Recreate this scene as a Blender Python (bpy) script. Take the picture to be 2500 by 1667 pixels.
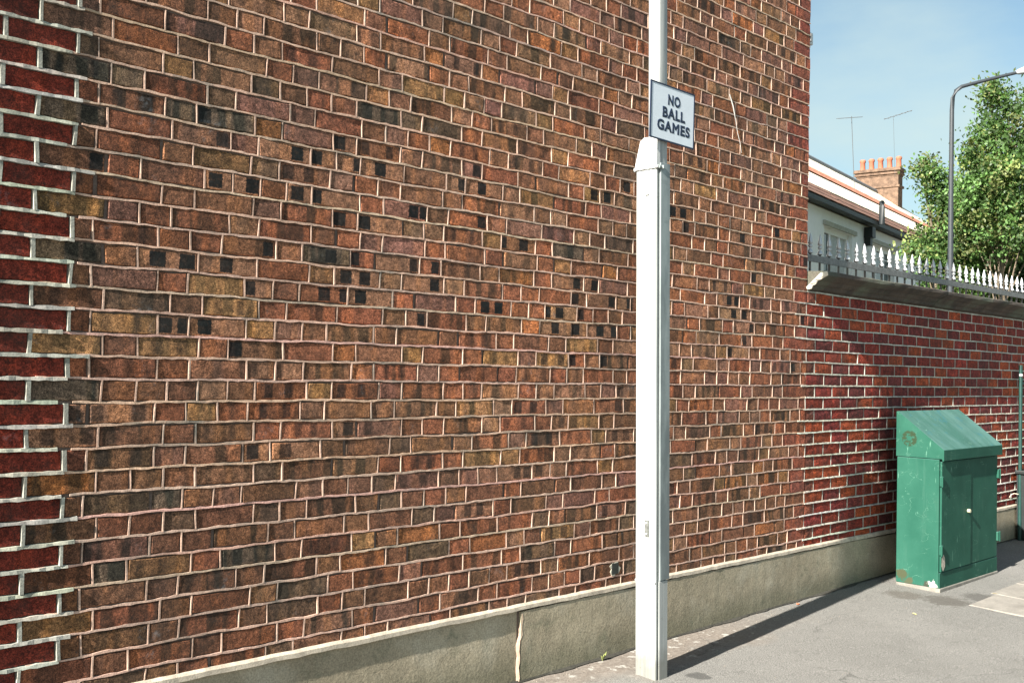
import bpy, bmesh, math, random
from mathutils import Vector, Matrix
random.seed(7)
R = math.radians
for o in list(bpy.data.objects): bpy.data.objects.remove(o)
scene = bpy.context.scene
col = scene.collection

# ------------------------------------------------------------------ camera
F = 2488.5                      # focal length in photo pixels (photo is 2500 wide)
CR = Vector((0.71533505, -0.69844898, 0.02155901))
CU = Vector((-0.03507178, -0.0050721, 0.99937192))
CW = Vector((0.69790095, 0.71564188, 0.0281241))
CP = Vector((0.0, -3.34376, 0.1336))
cd = bpy.data.cameras.new('camera'); cam = bpy.data.objects.new('camera', cd); col.objects.link(cam)
cd.sensor_width = 36.0; cd.lens = F/2500*36.0; cd.clip_start = 0.05; cd.clip_end = 3000
M = Matrix((CR, CU, -CW)).transposed().to_4x4(); M.translation = CP
cam.matrix_world = M
scene.camera = cam

# ------------------------------------------------------------------ light
SD = Vector((1.0, 0.102, -0.615)).normalized()       # direction the sunlight travels
SUN_STRENGTH, SKY_STRENGTH, EXPOSURE = 5.0, 0.05, 1.88
elev = math.asin(-SD.z); rot = math.atan2(-SD.x, -SD.y)
world = bpy.data.worlds.new('World'); scene.world = world; world.use_nodes = True
wn, wl = world.node_tree.nodes, world.node_tree.links
for n in list(wn): wn.remove(n)
sky = wn.new('ShaderNodeTexSky'); sky.sky_type = 'NISHITA'; sky.sun_disc = False
sky.sun_elevation = elev; sky.sun_rotation = rot % (2*math.pi)
sky.air_density = 1.0; sky.dust_density = 1.6; sky.ozone_density = 1.0
tc = wn.new('ShaderNodeTexCoord')
mp = wn.new('ShaderNodeMapping'); mp.inputs['Scale'].default_value = (1.0, 1.0, 2.6); mp.inputs['Location'].default_value = (0.35, 0.1, 0.9)
ns = wn.new('ShaderNodeTexNoise'); ns.inputs['Scale'].default_value = 2.3; ns.inputs['Detail'].default_value = 9; ns.inputs['Roughness'].default_value = 0.52
rp = wn.new('ShaderNodeValToRGB'); rp.color_ramp.elements[0].position = 0.40; rp.color_ramp.elements[1].position = 0.64
rp.color_ramp.elements[0].color = (0.16, 0.16, 0.16, 1); rp.color_ramp.elements[1].color = (0.85, 0.85, 0.85, 1)
mx = wn.new('ShaderNodeMixRGB'); mx.inputs['Color2'].default_value = (4.8, 5.0, 5.1, 1)
bg = wn.new('ShaderNodeBackground'); bg.inputs['Strength'].default_value = SKY_STRENGTH
wo = wn.new('ShaderNodeOutputWorld')
wl.new(tc.outputs['Generated'], mp.inputs['Vector']); wl.new(mp.outputs[0], ns.inputs['Vector'])
sz_ = wn.new('ShaderNodeSeparateXYZ'); wl.new(tc.outputs['Generated'], sz_.inputs[0])
mh = wn.new('ShaderNodeMath'); mh.operation = 'MULTIPLY_ADD'; mh.inputs[1].default_value = -0.75; mh.inputs[2].default_value = 0.215; mh.use_clamp = False
wl.new(sz_.outputs[2], mh.inputs[0])
ma = wn.new('ShaderNodeMath'); ma.operation = 'ADD'; wl.new(ns.outputs['Fac'], ma.inputs[0]); wl.new(mh.outputs[0], ma.inputs[1])
wl.new(ma.outputs[0], rp.inputs[0]); wl.new(rp.outputs[0], mx.inputs[0]); wl.new(sky.outputs[0], mx.inputs['Color1'])
tn = wn.new('ShaderNodeMixRGB'); tn.blend_type = 'MULTIPLY'; tn.inputs[0].default_value = 1.0; tn.inputs['Color2'].default_value = (0.78, 0.92, 0.88, 1)
wl.new(mx.outputs[0], tn.inputs['Color1']); wl.new(tn.outputs[0], bg.inputs['Color']); wl.new(bg.outputs[0], wo.inputs['Surface'])
sl = bpy.data.lights.new('sun', 'SUN'); sl.energy = SUN_STRENGTH; sl.angle = R(0.5); sl.color = (1.0, 0.94, 0.85)
so = bpy.data.objects.new('sun', sl); col.objects.link(so); so.location = (-20, -10, 20)
so.rotation_euler = SD.to_track_quat('-Z', 'Y').to_euler()
scene.view_settings.view_transform = 'Standard'; scene.view_settings.look = 'None'
scene.view_settings.exposure = EXPOSURE; scene.view_settings.gamma = 1.0; scene.view_settings.use_curve_mapping = False

# ------------------------------------------------------------------ helpers
def ray(x, y): return CR*(x-1250) + CU*(833.5-y) + CW*F
def at_depth(x, y, d): return CP + ray(x, y)*(d/F)
def smooth(a, b, x):
    t = min(1, max(0, (x-a)/(b-a))); return t*t*(3-2*t)

def tag(o, label=None, cat=None, group=None, kind=None):
    if label: o['label'] = label
    if cat: o['category'] = cat
    if group: o['group'] = group
    if kind: o['kind'] = kind
    return o
def empty(name, loc, label, cat, group=None, rz=0):
    o = bpy.data.objects.new(name, None); col.objects.link(o); o.location = loc; o.rotation_euler = (0, 0, rz)
    o.empty_display_size = 0.1
    return tag(o, label, cat, group)

class MB:
    """collects faces (world coordinates), build() links them as one mesh, relative to parent's location"""
    def __init__(s): s.v = []; s.f = []; s.att = {}; s.sm = []
    def add(s, vs, fs, smooth=False, **att):
        b = len(s.v); s.v += [tuple(p) for p in vs]; s.f += [tuple(i+b for i in f) for f in fs]; s.sm += [smooth]*len(fs)
        for k, val in att.items():
            s.att.setdefault(k, [])
            s.att[k] += val if isinstance(val, list) else [val]*len(vs)
        return s
    def box(s, x0, x1, y0, y1, z0, z1, bev=0.0, **att):
        if bev <= 0:
            vs = [(x, y, z) for x in (x0, x1) for y in (y0, y1) for z in (z0, z1)]
            fs = [(0,1,3,2), (4,6,7,5), (0,4,5,1), (2,3,7,6), (0,2,6,4), (1,5,7,3)]
            return s.add(vs, fs, **att)
        bm = bmesh.new(); bmesh.ops.create_cube(bm, size=1)
        for v in bm.verts: v.co = Vector(((x0+x1)/2+v.co.x*(x1-x0), (y0+y1)/2+v.co.y*(y1-y0), (z0+z1)/2+v.co.z*(z1-z0)))
        bmesh.ops.bevel(bm, geom=bm.edges[:], offset=bev, segments=2, profile=0.5, affect='EDGES')
        s.add([v.co.copy() for v in bm.verts], [[v.index for v in f.verts] for f in bm.faces], **att); bm.free(); return s
    def loft(s, rings, cap=True, smooth=True, **att):
        n = len(rings[0]); vs = [p for r in rings for p in r]; fs = []
        for i in range(len(rings)-1):
            for j in range(n):
                fs.append((i*n+j, i*n+(j+1) % n, (i+1)*n+(j+1) % n, (i+1)*n+j))
        s.add(vs, fs, smooth=smooth, **att)
        if cap:
            s.add(list(rings[0])[::-1], [tuple(range(n))]); s.add(list(rings[-1]), [tuple(range(n))])
        return s
    def tube(s, pts, rad, n=8, **att):
        pts = [Vector(p) for p in pts]; rads = rad if isinstance(rad, (list, tuple)) else [rad]*len(pts)
        rings = []; 
        for i, p in enumerate(pts):
            t = (pts[min(i+1, len(pts)-1)] - pts[max(i-1, 0)]).normalized()
            a = Vector((0, 0, 1)) if abs(t.z) < 0.9 else Vector((1, 0, 0))
            u = t.cross(a).normalized(); w = t.cross(u).normalized()
            rings.append([p + (u*math.cos(2*math.pi*k/n) + w*math.sin(2*math.pi*k/n))*rads[i] for k in range(n)])
        return s.loft(rings, **att)
    def lathe(s, c, prof, n=12, **att):
        c = Vector(c)
        return s.loft([[c + Vector((r*math.cos(2*math.pi*k/n), r*math.sin(2*math.pi*k/n), z)) for k in range(n)] for r, z in prof], **att)
    def mesh(s, name, m, off=Vector((0, 0, 0))):
        me = bpy.data.meshes.new(name)
        me.from_pydata([(p[0]-off[0], p[1]-off[1], p[2]-off[2]) for p in s.v], [], s.f)
        for k, val in s.att.items():
            if len(val) != len(s.v): continue
            if len(val[0]) == 4:
                a = me.attributes.new(k, 'FLOAT_COLOR', 'POINT'); a.data.foreach_set('color', [c for t in val for c in t])
            else:
                a = me.attributes.new(k, 'FLOAT_VECTOR', 'POINT'); a.data.foreach_set('vector', [c for t in val for c in t])
        me.materials.append(m)
        if any(s.sm): me.polygons.foreach_set('use_smooth', s.sm)
        me.update(); return me
    def build(s, name, m, parent=None, loc=None):
        off = Vector(loc) if loc else (Vector(parent['_w']) if parent is not None and '_w' in parent else Vector((0, 0, 0)))
        o = bpy.data.objects.new(name, s.mesh(name, m, off)); col.objects.link(o)
        if parent is not None:
            o.parent = parent
            if loc: o.location = off - Vector(parent['_w'])
            o['_w'] = tuple(off) 
        elif loc: o.location = off
        return o
def thing(name, loc, label, cat, group=None):
    o = empty(name, loc, label, cat, group); o['_w'] = tuple(loc); return o

# ---- materials
def newmat(name):
    m = bpy.data.materials.new(name); m.use_nodes = True
    nt = m.node_tree; b = nt.nodes['Principled BSDF']; return m, nt, b
class NB:
    def __init__(s, nt): s.nt = nt
    def n(s, t, **kw):
        x = s.nt.nodes.new(t)
        for k, v in kw.items(): setattr(x, k, v)
        return x
    def l(s, a, b): s.nt.links.new(a, b)
    def noise(s, vec, scale, detail=4, rough=0.55, dims='3D'):
        x = s.n('ShaderNodeTexNoise'); x.inputs['Scale'].default_value = scale; x.inputs['Detail'].default_value = detail
        x.inputs['Roughness'].default_value = rough
        if vec is not None: s.l(vec, x.inputs['Vector'])
        return x.outputs['Fac']
    def ramp(s, fac, stops):
        x = s.n('ShaderNodeValToRGB'); e = x.color_ramp.elements
        while len(e) < len(stops): e.new(0.5)
        for i, (p, c) in enumerate(stops):
            e[i].position = p; e[i].color = (c, c, c, 1) if not isinstance(c, tuple) else (*c, 1)
        s.l(fac, x.inputs[0]); return x.outputs[0]
    def mix(s, fac, a, b, mode='MIX'):
        x = s.n('ShaderNodeMixRGB', blend_type=mode)
        for i, v in enumerate((fac, a, b)):
            if hasattr(v, 'is_linked') or hasattr(v, 'links'): s.l(v, x.inputs[i])
            elif i == 0: x.inputs[0].default_value = v
            else: x.inputs[i].default_value = (*v, 1)
        return x.outputs[0]
    def math(s, op, a, b=None, clamp=False):
        x = s.n('ShaderNodeMath', operation=op); x.use_clamp = clamp
        for i, v in enumerate((a, b)):
            if v is None: continue
            if hasattr(v, 'links'): s.l(v, x.inputs[i])
            else: x.inputs[i].default_value = v
        return x.outputs[0]
    def bump(s, h, bsdf, strength=0.5, dist=0.002):
        x = s.n('ShaderNodeBump'); x.inputs['Strength'].default_value = strength; x.inputs['Distance'].default_value = dist
        s.l(h, x.inputs['Height']); s.l(x.outputs[0], bsdf.inputs['Normal']); return x
    def pos(s): return s.n('ShaderNodeNewGeometry').outputs['Position']
    def obj(s): return s.n('ShaderNodeTexCoord').outputs['Object']
    def attr(s, name):
        return s.n('ShaderNodeAttribute', attribute_name=name)
    def scale(s, vec, v, loc=(0, 0, 0)):
        x = s.n('ShaderNodeMapping'); x.inputs['Scale'].default_value = v; x.inputs['Location'].default_value = loc
        s.l(vec, x.inputs['Vector']); return x.outputs[0]

def simple(name, c, rough=0.7, var=0.15, scale=20, metal=0.0, bump=0.3, bdist=0.002, spec=0.4):
    m, nt, b = newmat(name); k = NB(nt); p = k.pos()
    n1 = k.noise(p, scale, 6); n2 = k.noise(p, scale*9, 3)
    f = k.ramp(n1, [(0.3, 1-var), (0.7, 1+var)])
    c1 = k.mix(1.0, c, f, 'MULTIPLY')
    c2 = k.mix(1.0, c1, k.ramp(n2, [(0.3, 1-var*0.6), (0.7, 1+var*0.6)]), 'MULTIPLY')
    k.l(c2, b.inputs['Base Color']); b.inputs['Roughness'].default_value = rough; b.inputs['Metallic'].default_value = metal
    b.inputs['Specular IOR Level'].default_value = spec
    if bump: k.bump(k.math('ADD', n1, n2), b, bump, bdist)
    return m

def brick_material():
    m, nt, b = newmat('brick'); k = NB(nt)
    bc = k.attr('bcol'); bl = k.attr('bloc'); sq = k.attr('bsq')
    base = bc.outputs['Color']; band = bc.outputs['Alpha']
    loc = bl.outputs['Vector']; pos = k.pos()
    sep = k.n('ShaderNodeSeparateXYZ'); k.l(loc, sep.inputs[0])
    lx, lz, seed = sep.outputs[0], sep.outputs[1], sep.outputs[2]
    # firing bands across the brick
    wob = k.noise(pos, 35, 3)
    comb = k.n('ShaderNodeCombineXYZ'); k.l(k.math('ADD', lx, k.math('MULTIPLY', wob, 0.016)), comb.inputs[0]); k.l(k.math('MULTIPLY', lz, 0.25), comb.inputs[1]); k.l(seed, comb.inputs[2])
    bn = k.noise(k.scale(comb.outputs[0], (17, 8, 9)), 1.0, 1, 0.4)
    bm_ = k.ramp(bn, [(0.47, 0.0), (0.54, 1.0)])
    bn2 = k.noise(k.scale(comb.outputs[0], (14, 6, 7), (3, 5, 11)), 1.0, 1, 0.4)
    bm2 = k.ramp(bn2, [(0.54, 0.0), (0.63, 1.0)])
    dark = k.mix(1.0, base, (0.30, 0.38, 0.40), 'MULTIPLY')
    c = k.mix(k.math('MULTIPLY', bm_, band), base, dark)
    warm = k.mix(1.0, base, (1.35, 1.25, 1.05), 'MULTIPLY')
    c = k.mix(k.math('MULTIPLY', bm2, 0.8), c, warm)
    # black squares left by stacking in the kiln
    sp = k.n('ShaderNodeSeparateColor'); k.l(sq.outputs['Color'], sp.inputs[0]); c1, c2, w = sp.outputs[0], sp.outputs[1], sp.outputs[2]; amt = sq.outputs['Alpha']
    wl_ = k.math('SUBTRACT', k.noise(pos, 120, 3), 0.5)
    lxx = k.math('ADD', lx, k.math('MULTIPLY', wl_, 0.014))
    d = k.math('MINIMUM', k.math('ABSOLUTE', k.math('SUBTRACT', lxx, c1)), k.math('ABSOLUTE', k.math('SUBTRACT', lxx, c2)))
    sharp = k.math('ADD', 60, k.math('MULTIPLY', k.math('POWER', amt, 6), 380))
    ms = k.math('MULTIPLY', k.math('SUBTRACT', w, d), sharp, True)
    vz = k.math('MULTIPLY', k.math('SUBTRACT', 0.029, k.math('ABSOLUTE', k.math('SUBTRACT', k.math('ADD', lz, k.math('MULTIPLY', wl_, 0.010)), 0.0325))), 220, True)
    sqm = k.math('MULTIPLY', k.math('MULTIPLY', ms, vz), amt)
    c = k.mix(k.math('MULTIPLY', sqm, k.ramp(k.noise(pos, 60, 3), [(0.36, 0.93), (0.50, 1.0)])), c, (0.005, 0.008, 0.009))
    # mottling, grain, pits
    nm = k.noise(pos, 26, 5, 0.65); ng = k.noise(pos, 230, 4, 0.7)
    c = k.mix(1.0, c, k.ramp(nm, [(0.30, 0.42), (0.5, 1.0), (0.70, 1.55)]), 'MULTIPLY')
    c = k.mix(1.0, c, k.ramp(ng, [(0.37, 0.38), (0.5, 1.0), (0.63, 1.75)]), 'MULTIPLY')
    c = k.mix(1.0, c, k.ramp(k.noise(pos, 85, 4, 0.65), [(0.36, 0.55), (0.5, 1.0), (0.64, 1.45)]), 'MULTIPLY')
    vor = k.n('ShaderNodeTexVoronoi'); vor.inputs['Scale'].default_value = 150; k.l(pos, vor.inputs['Vector'])
    pit = k.math('MULTIPLY', k.ramp(vor.outputs['Distance'], [(0.12, 1.0), (0.30, 0.0)]), k.ramp(k.noise(pos, 18, 2), [(0.50, 0.0), (0.62, 1.0)]))
    c = k.mix(k.math('MULTIPLY', pit, 0.75), c, (0.03, 0.022, 0.018))
    # dull soot and pale blooms drifting over the wall
    so_ = k.noise(pos, 2.1, 6, 0.6)
    c = k.mix(k.math('MULTIPLY', k.ramp(so_, [(0.46, 0.0), (0.68, 1.0)]), 0.36), c, (0.040, 0.034, 0.028))
    so2 = k.noise(pos, 7.5, 6, 0.7)
    c = k.mix(k.math('MULTIPLY', k.ramp(so2, [(0.52, 0.0), (0.66, 1.0)]), 0.38), c, (0.036, 0.032, 0.027))
    bl_ = k.math('MULTIPLY', k.ramp(k.noise(pos, 5.5, 7, 0.72), [(0.60, 0.0), (0.72, 1.0)]), k.ramp(k.noise(pos, 60, 3), [(0.42, 0.0), (0.60, 1.0)]))
    c = k.mix(k.math('MULTIPLY', bl_, 0.35), c, (0.33, 0.37, 0.40))
    k.l(c, b.inputs['Base Color']); b.inputs['Roughness'].default_value = 0.86; b.inputs['Specular IOR Level'].default_value = 0.25
    h = k.math('ADD', k.math('MULTIPLY', ng, 0.45), k.math('MULTIPLY', k.noise(pos, 55, 5, 0.6), 1.0))
    h = k.math('SUBTRACT', h, k.math('MULTIPLY', pit, 0.8))
    k.bump(h, b, 0.6, 0.0019)
    return m

def mortar_material():
    m, nt, b = newmat('mortar'); k = NB(nt); pos = k.pos()
    base = k.attr('mcol').outputs['Color']
    c = k.mix(1.0, base, k.ramp(k.noise(pos, 14, 6, 0.7), [(0.3, 0.62), (0.5, 1.0), (0.72, 1.18)]), 'MULTIPLY')
    c = k.mix(1.0, c, k.ramp(k.noise(pos, 170, 3), [(0.3, 0.8), (0.7, 1.2)]), 'MULTIPLY')
    c = k.mix(k.math('MULTIPLY', k.ramp(k.noise(pos, 2.1, 6, 0.6), [(0.46, 0.0), (0.68, 1.0)]), 0.38), c, (0.12, 0.09, 0.07))
    c = k.mix(k.math('MULTIPLY', k.ramp(k.noise(pos, 7.5, 6, 0.7), [(0.52, 0.0), (0.66, 1.0)]), 0.35), c, (0.12, 0.10, 0.08))
    g = k.ramp(k.noise(pos, 3.3, 6, 0.7), [(0.52, 0.0), (0.66, 1.0)])
    c = k.mix(k.math('MULTIPLY', g, 0.7), c, (0.16, 0.17, 0.15))
    k.l(c, b.inputs['Base Color']); b.inputs['Roughness'].default_value = 0.9; b.inputs['Specular IOR Level'].default_value = 0.2
    k.bump(k.noise(pos, 140, 4), b, 0.5, 0.0015)
    return m
MB_BRICK = brick_material(); M_MORTAR = mortar_material()
M_JOINT = simple('joint_bed', (0.13, 0.095, 0.078), 0.95, 0.25, 30, bump=0.5)

# ------------------------------------------------------------------ ground
def gz(x, y):
    z = -1.300 + 0.0100*min(max(x-3.3, 0), 4.5)
    if y < 0: z += 0.03*max(y, -4.2)
    return z
def asphalt_material():
    m, nt, b = newmat('asphalt'); k = NB(nt); pos = k.pos()
    sep = k.n('ShaderNodeSeparateXYZ'); k.l(pos, sep.inputs[0])
    c = k.mix(k.ramp(k.noise(pos, 1.1, 5), [(0.35, 0.0), (0.65, 1.0)]), (0.140, 0.137, 0.128), (0.165, 0.161, 0.151))
    ag = k.noise(pos, 210, 3, 0.7)
    c = k.mix(1.0, c, k.ramp(ag, [(0.36, 0.45), (0.5, 1.0), (0.64, 1.7)]), 'MULTIPLY')
    # brownish gritty strip and pale cement spills beside the wall
    edge = k.math('ADD', sep.outputs[1], k.math('MULTIPLY', k.noise(pos, 3.5, 4), 0.5))
    em = k.math('MULTIPLY', k.math('ADD', edge, 0.10), 6.0, True)
    xm = k.math('MULTIPLY', k.math('SUBTRACT', 5.6, sep.outputs[0]), 1.2, True)
    em = k.math('MULTIPLY', em, xm)
    grit = k.mix(k.ramp(k.noise(pos, 55, 4, 0.7), [(0.4, 0.0), (0.62, 1.0)]), (0.135, 0.110, 0.09), (0.215, 0.185, 0.157))
    c = k.mix(k.math('MULTIPLY', em, 0.8), c, grit)
    sp = k.math('MULTIPLY', k.ramp(k.noise(pos, 17, 5, 0.6), [(0.585, 0.0), (0.63, 1.0)]), em)
    c = k.mix(k.math('MULTIPLY', sp, 0.85), c, (0.36, 0.35, 0.32))
    # dark oily blot beside the post and darker trodden patches by the cabinet
    def blot(x, y, r, colr, amt, c):
        d = k.n('ShaderNodeVectorMath', operation='DISTANCE'); k.l(pos, d.inputs[0]); d.inputs[1].default_value = (x, y, gz(x, y))
        mm = k.math('MULTIPLY', k.math('SUBTRACT', r, k.math('ADD', d.outputs['Value'], k.math('MULTIPLY', k.math('SUBTRACT', k.noise(pos, 22, 4), 0.5), r*1.3))), 12/r*0.25, True)
        return k.mix(k.math('MULTIPLY', mm, amt), c, colr)
    c = blot(4.10, -0.47, 0.06, (0.05, 0.05, 0.048), 0.75, c)
    c = blot(6.62, -0.60, 0.16, (0.055, 0.048, 0.04), 0.6, c)
    c = blot(6.55, -0.36, 0.14, (0.065, 0.055, 0.045), 0.55, c)
    c = blot(6.9, -0.72, 0.15, (0.05, 0.047, 0.043), 0.6, c)
    vo = k.n('ShaderNodeTexVoronoi'); vo.inputs['Scale'].default_value = 9; k.l(pos, vo.inputs['Vector'])
    c = k.mix(k.math('MULTIPLY', k.ramp(vo.outputs['Distance'], [(0.03, 1.0), (0.06, 0.0)]), 0.6), c, (0.035, 0.033, 0.03))
    vc = k.n('ShaderNodeTexVoronoi', feature='DISTANCE_TO_EDGE'); vc.inputs['Scale'].default_value = 0.8
    wz = k.n('ShaderNodeVectorMath', operation='ADD'); nz = k.n('ShaderNodeTexNoise'); nz.inputs['Scale'].default_value = 4; nz.inputs['Detail'].default_value = 6; k.l(pos, nz.inputs['Vector'])
    s3 = k.n('ShaderNodeVectorMath', operation='SCALE'); s3.inputs['Scale'].default_value = .35; k.l(nz.outputs['Color'], s3.inputs[0]); k.l(pos, wz.inputs[0]); k.l(s3.outputs[0], wz.inputs[1]); k.l(wz.outputs[0], vc.inputs['Vector'])
    ck = k.math('MULTIPLY', k.ramp(vc.outputs['Distance'], [(0.0, 1.0), (.006, 0.0)]), k.ramp(k.noise(pos, 1.5, 3), [(.45, 0.0), (.6, 1.0)]))
    c = k.mix(k.math('MULTIPLY', ck, .6), c, (.03, .03, .028))
    c = k.mix(k.math('MULTIPLY', k.ramp(k.noise(pos, 3.1, 6, .65), [(.5, 0.0), (.7, 1.0)]), .22), c, (.06, .058, .054))
    k.l(c, b.inputs['Base Color']); b.inputs['Roughness'].default_value = 0.9; b.inputs['Specular IOR Level'].default_value = 0.25
    k.bump(k.math('ADD', ag, k.noise(pos, 90, 3)), b, 0.3, 0.0008)
    return m
M_ASPHALT = asphalt_material()
xs = [-30, -8, -2] + [0.1*i for i in range(0, 130)] + [14, 18, 30, 60, 120]
ys = [-4.6, -4, -3.5, -3, -2.5, -2.0] + [-1.9+0.1*i for i in range(0, 21)]
rg = random.Random(3)
g = MB(); vs = []
for x in xs:
    for y in ys:
        vs.append((x, y, gz(x, y) + (rg.uniform(-.002, .002) if 0 < x < 12 and y < -0.03 else 0)))
ny = len(ys)
g.add(vs, [(i*ny+j, (i+1)*ny+j, (i+1)*ny+j+1, i*ny+j+1) for i in range(len(xs)-1) for j in range(ny-1)], smooth=True)
pavement = g.build('pavement', M_ASPHALT); tag(pavement, kind='structure')
pavement['_w'] = (0, 0, 0)
M_EARTH = simple('earth', (0.11, 0.10, 0.07), 0.95, 0.3, 2)
g = MB(); g.add([(-800, -800, -1.62), (1500, -800, -1.62), (1500, 1500, -1.62), (-800, 1500, -1.62)], [(0, 1, 2, 3)])
tag(g.build('ground', M_EARTH), kind='structure')
M_ROAD = simple('road_asphalt', (0.06, 0.06, 0.062), 0.9, 0.2, 60)
g = MB(); g.add([(-60, -13, -1.56), (130, -13, -1.56), (130, -4.78, -1.56), (-60, -4.78, -1.56)], [(0, 1, 2, 3)])
tag(g.build('road', M_ROAD), kind='structure')
M_KERB = simple('kerb_stone', (0.33, 0.32, 0.30), 0.9, 0.2, 12)
g = MB(); g.box(-30, 60, -4.78, -4.6, -1.6, -1.432, 0.012); tag(g.build('kerb', M_KERB), kind='structure')
# slabs laid into the pavement to the right
M_SLAB = simple('paving_slab', (0.205, 0.19, 0.168), 0.9, 0.2, 9, bump=0.4)
sx0 = 6.62
for i in range(6):
    for j in range(3):
        x0, x1 = sx0+i*0.46, sx0+i*0.46+0.45; y1, y0 = -0.70-j*0.61, -1.30-j*0.61
        if i == 0 and j == 0: y1 = -0.74
        mbb = MB(); t = rg.uniform(-.002, .002)
        zc = [gz(x, y)+0.006+t+rg.uniform(-.001, .001) for x in (x0, x1) for y in (y0, y1)]
        b = 0.006
        top = [(x0+b, y0+b, zc[0]), (x1-b, y0+b, zc[2]), (x1-b, y1-b, zc[3]), (x0+b, y1-b, zc[1])]
        bot = [(x0, y0, zc[0]-.005), (x1, y0, zc[2]-.005), (x1, y1, zc[3]-.005), (x0, y1, zc[1]-.005)]
        bt2 = [(p[0], p[1], p[2]-0.03) for p in bot]
        mbb.add(top+bot+bt2, [(0, 1, 2, 3)] + [(4+k, 4+(k+1) % 4, (k+1) % 4, k) for k in range(4)] + [(8+k, 8+(k+1) % 4, 4+(k+1) % 4, 4+k) for k in range(4)])
        mbb.build('paving_slab', M_SLAB, pavement)

# ------------------------------------------------------------------ brick builder
PITCH = 0.075
def zrow(i): return -PITCH*(i-16)            # z of the bed joint above course i (course i lies below it)
def brick_geo(x0, x1, z0, z1, rnd, y=0.0, depth=0.06, ja=0.0024, bow=0.0):
    """rounded hand made brick: uneven front outline, worn arris, sides"""
    L = x1-x0; nx = 3 if L > 0.15 else 2
    out = []
    for k in range(nx+1): out.append((x0+L*k/nx, z0))
    for k in range(nx+1): out.append((x1-L*k/nx, z1))
    cx, cz = (x0+x1)/2, (z0+z1)/2
    o1 = [(px+rnd.uniform(-ja, ja), pz+rnd.uniform(-ja, ja)) for px, pz in out]
    e = rnd.uniform(.002, .0045)
    tx, tz = rnd.uniform(-.0016, .0016), rnd.uniform(-.0009, .0009)
    def inset(px, pz): return (px + e*(1 if px < cx-L*0.4 else (-1 if px > cx+L*0.4 else 0)), pz + e*(1 if pz < cz else -1))
    def yy(px): return y + tx*(px-cx)/L*2
    fr = [(inset(*p)[0], yy(p[0]) + tz*(1 if p[1] > cz else -1) + rnd.uniform(-.0004, .0004), inset(*p)[1]) for p in o1]
    md = [(p[0], yy(p[0]) + .0028, p[1]) for p in o1]
    bk = [(p[0], y + depth, p[1]) for p in o1]
    n = len(o1)
    vs = fr+md+bk+[(cx, y-bow-.0004, cz)]
    fs = [(k, (k+1) % n, 3*n) for k in range(n)]
    fs += [(n+k, n+(k+1) % n, (k+1) % n, k) for k in range(n)] + [(2*n+k, 2*n+(k+1) % n, n+(k+1) % n, n+k) for k in range(n)]
    return vs, fs
def add_brick(mb, bk, rnd, **kw):
    vs, fs = brick_geo(bk['x0'], bk['x1'], bk['z0'], bk['z1'], rnd, **kw)
    s = bk['seed']
    mb.add(vs, fs, bcol=(*bk['col'], bk['band']), bsq=bk.get('sq', (9, 9, 0, 0)),
           bloc=[(v[0]-bk['x0'], v[2]-bk['zb'], s) for v in vs])
def rib_bed(mb, xa, xb, z, rnd, h, p, colr, step=0.022, wob=0.0034, ph=0.0):
    n = max(2, int((xb-xa)/step)+1); rings = []; cols = []
    dz = 0
    for i in range(n):
        x = xa+(xb-xa)*i/(n-1)
        dz = dz*0.8 + rnd.uniform(-wob, wob)*0.6
        zz = z + dz + 0.0012*math.sin(x*4.1+ph) + 0.0008*math.sin(x*11+ph*2)
        hh = h*(1+rnd.uniform(-.30, .38)); pp = p*(1+rnd.uniform(-.3, .3))
        rings.append([(x, .010, zz+hh/2), (x, -pp*.75, zz+hh*.42), (x, -pp, zz-hh*.40), (x, .010, zz-hh/2)])
    vs = [q for r in rings for q in r]
    fs = [(i*4+j, (i+1)*4+j, (i+1)*4+j+1, i*4+j+1) for i in range(n-1) for j in range(3)]
    fs += [(0, 1, 2, 3), ((n-1)*4+3, (n-1)*4+2, (n-1)*4+1, (n-1)*4)]
    mb.add(vs, fs, mcol=[(*[max(0, c*(1+q)) for c in colr], 1) for q in [rnd.uniform(-.05, .05)] for _ in vs])
def rib_perp(mb, x, z0, z1, rnd, w, p, colr):
    sl_ = rnd.uniform(-.0022, .0022); w *= 1+rnd.uniform(-.3, .25); pp = p*(1+rnd.uniform(-.3, .3))
    vs = []
    for t in (0, .5, 1):
        z = z0+(z1-z0)*t; xx = x+sl_*(t-.5)*2+rnd.uniform(-.0007, .0007)
        vs += [(xx-w/2, .010, z), (xx-w*.42, -pp, z), (xx+w*.42, -pp, z), (xx+w/2, .010, z)]
    fs = [(i*4+j, i*4+j+1, (i+1)*4+j+1, (i+1)*4+j) for i in range(2) for j in range(3)]
    q = rnd.uniform(.75, 1.08)
    mb.add(vs, fs, mcol=(*[c*q for c in colr], 1))

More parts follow.
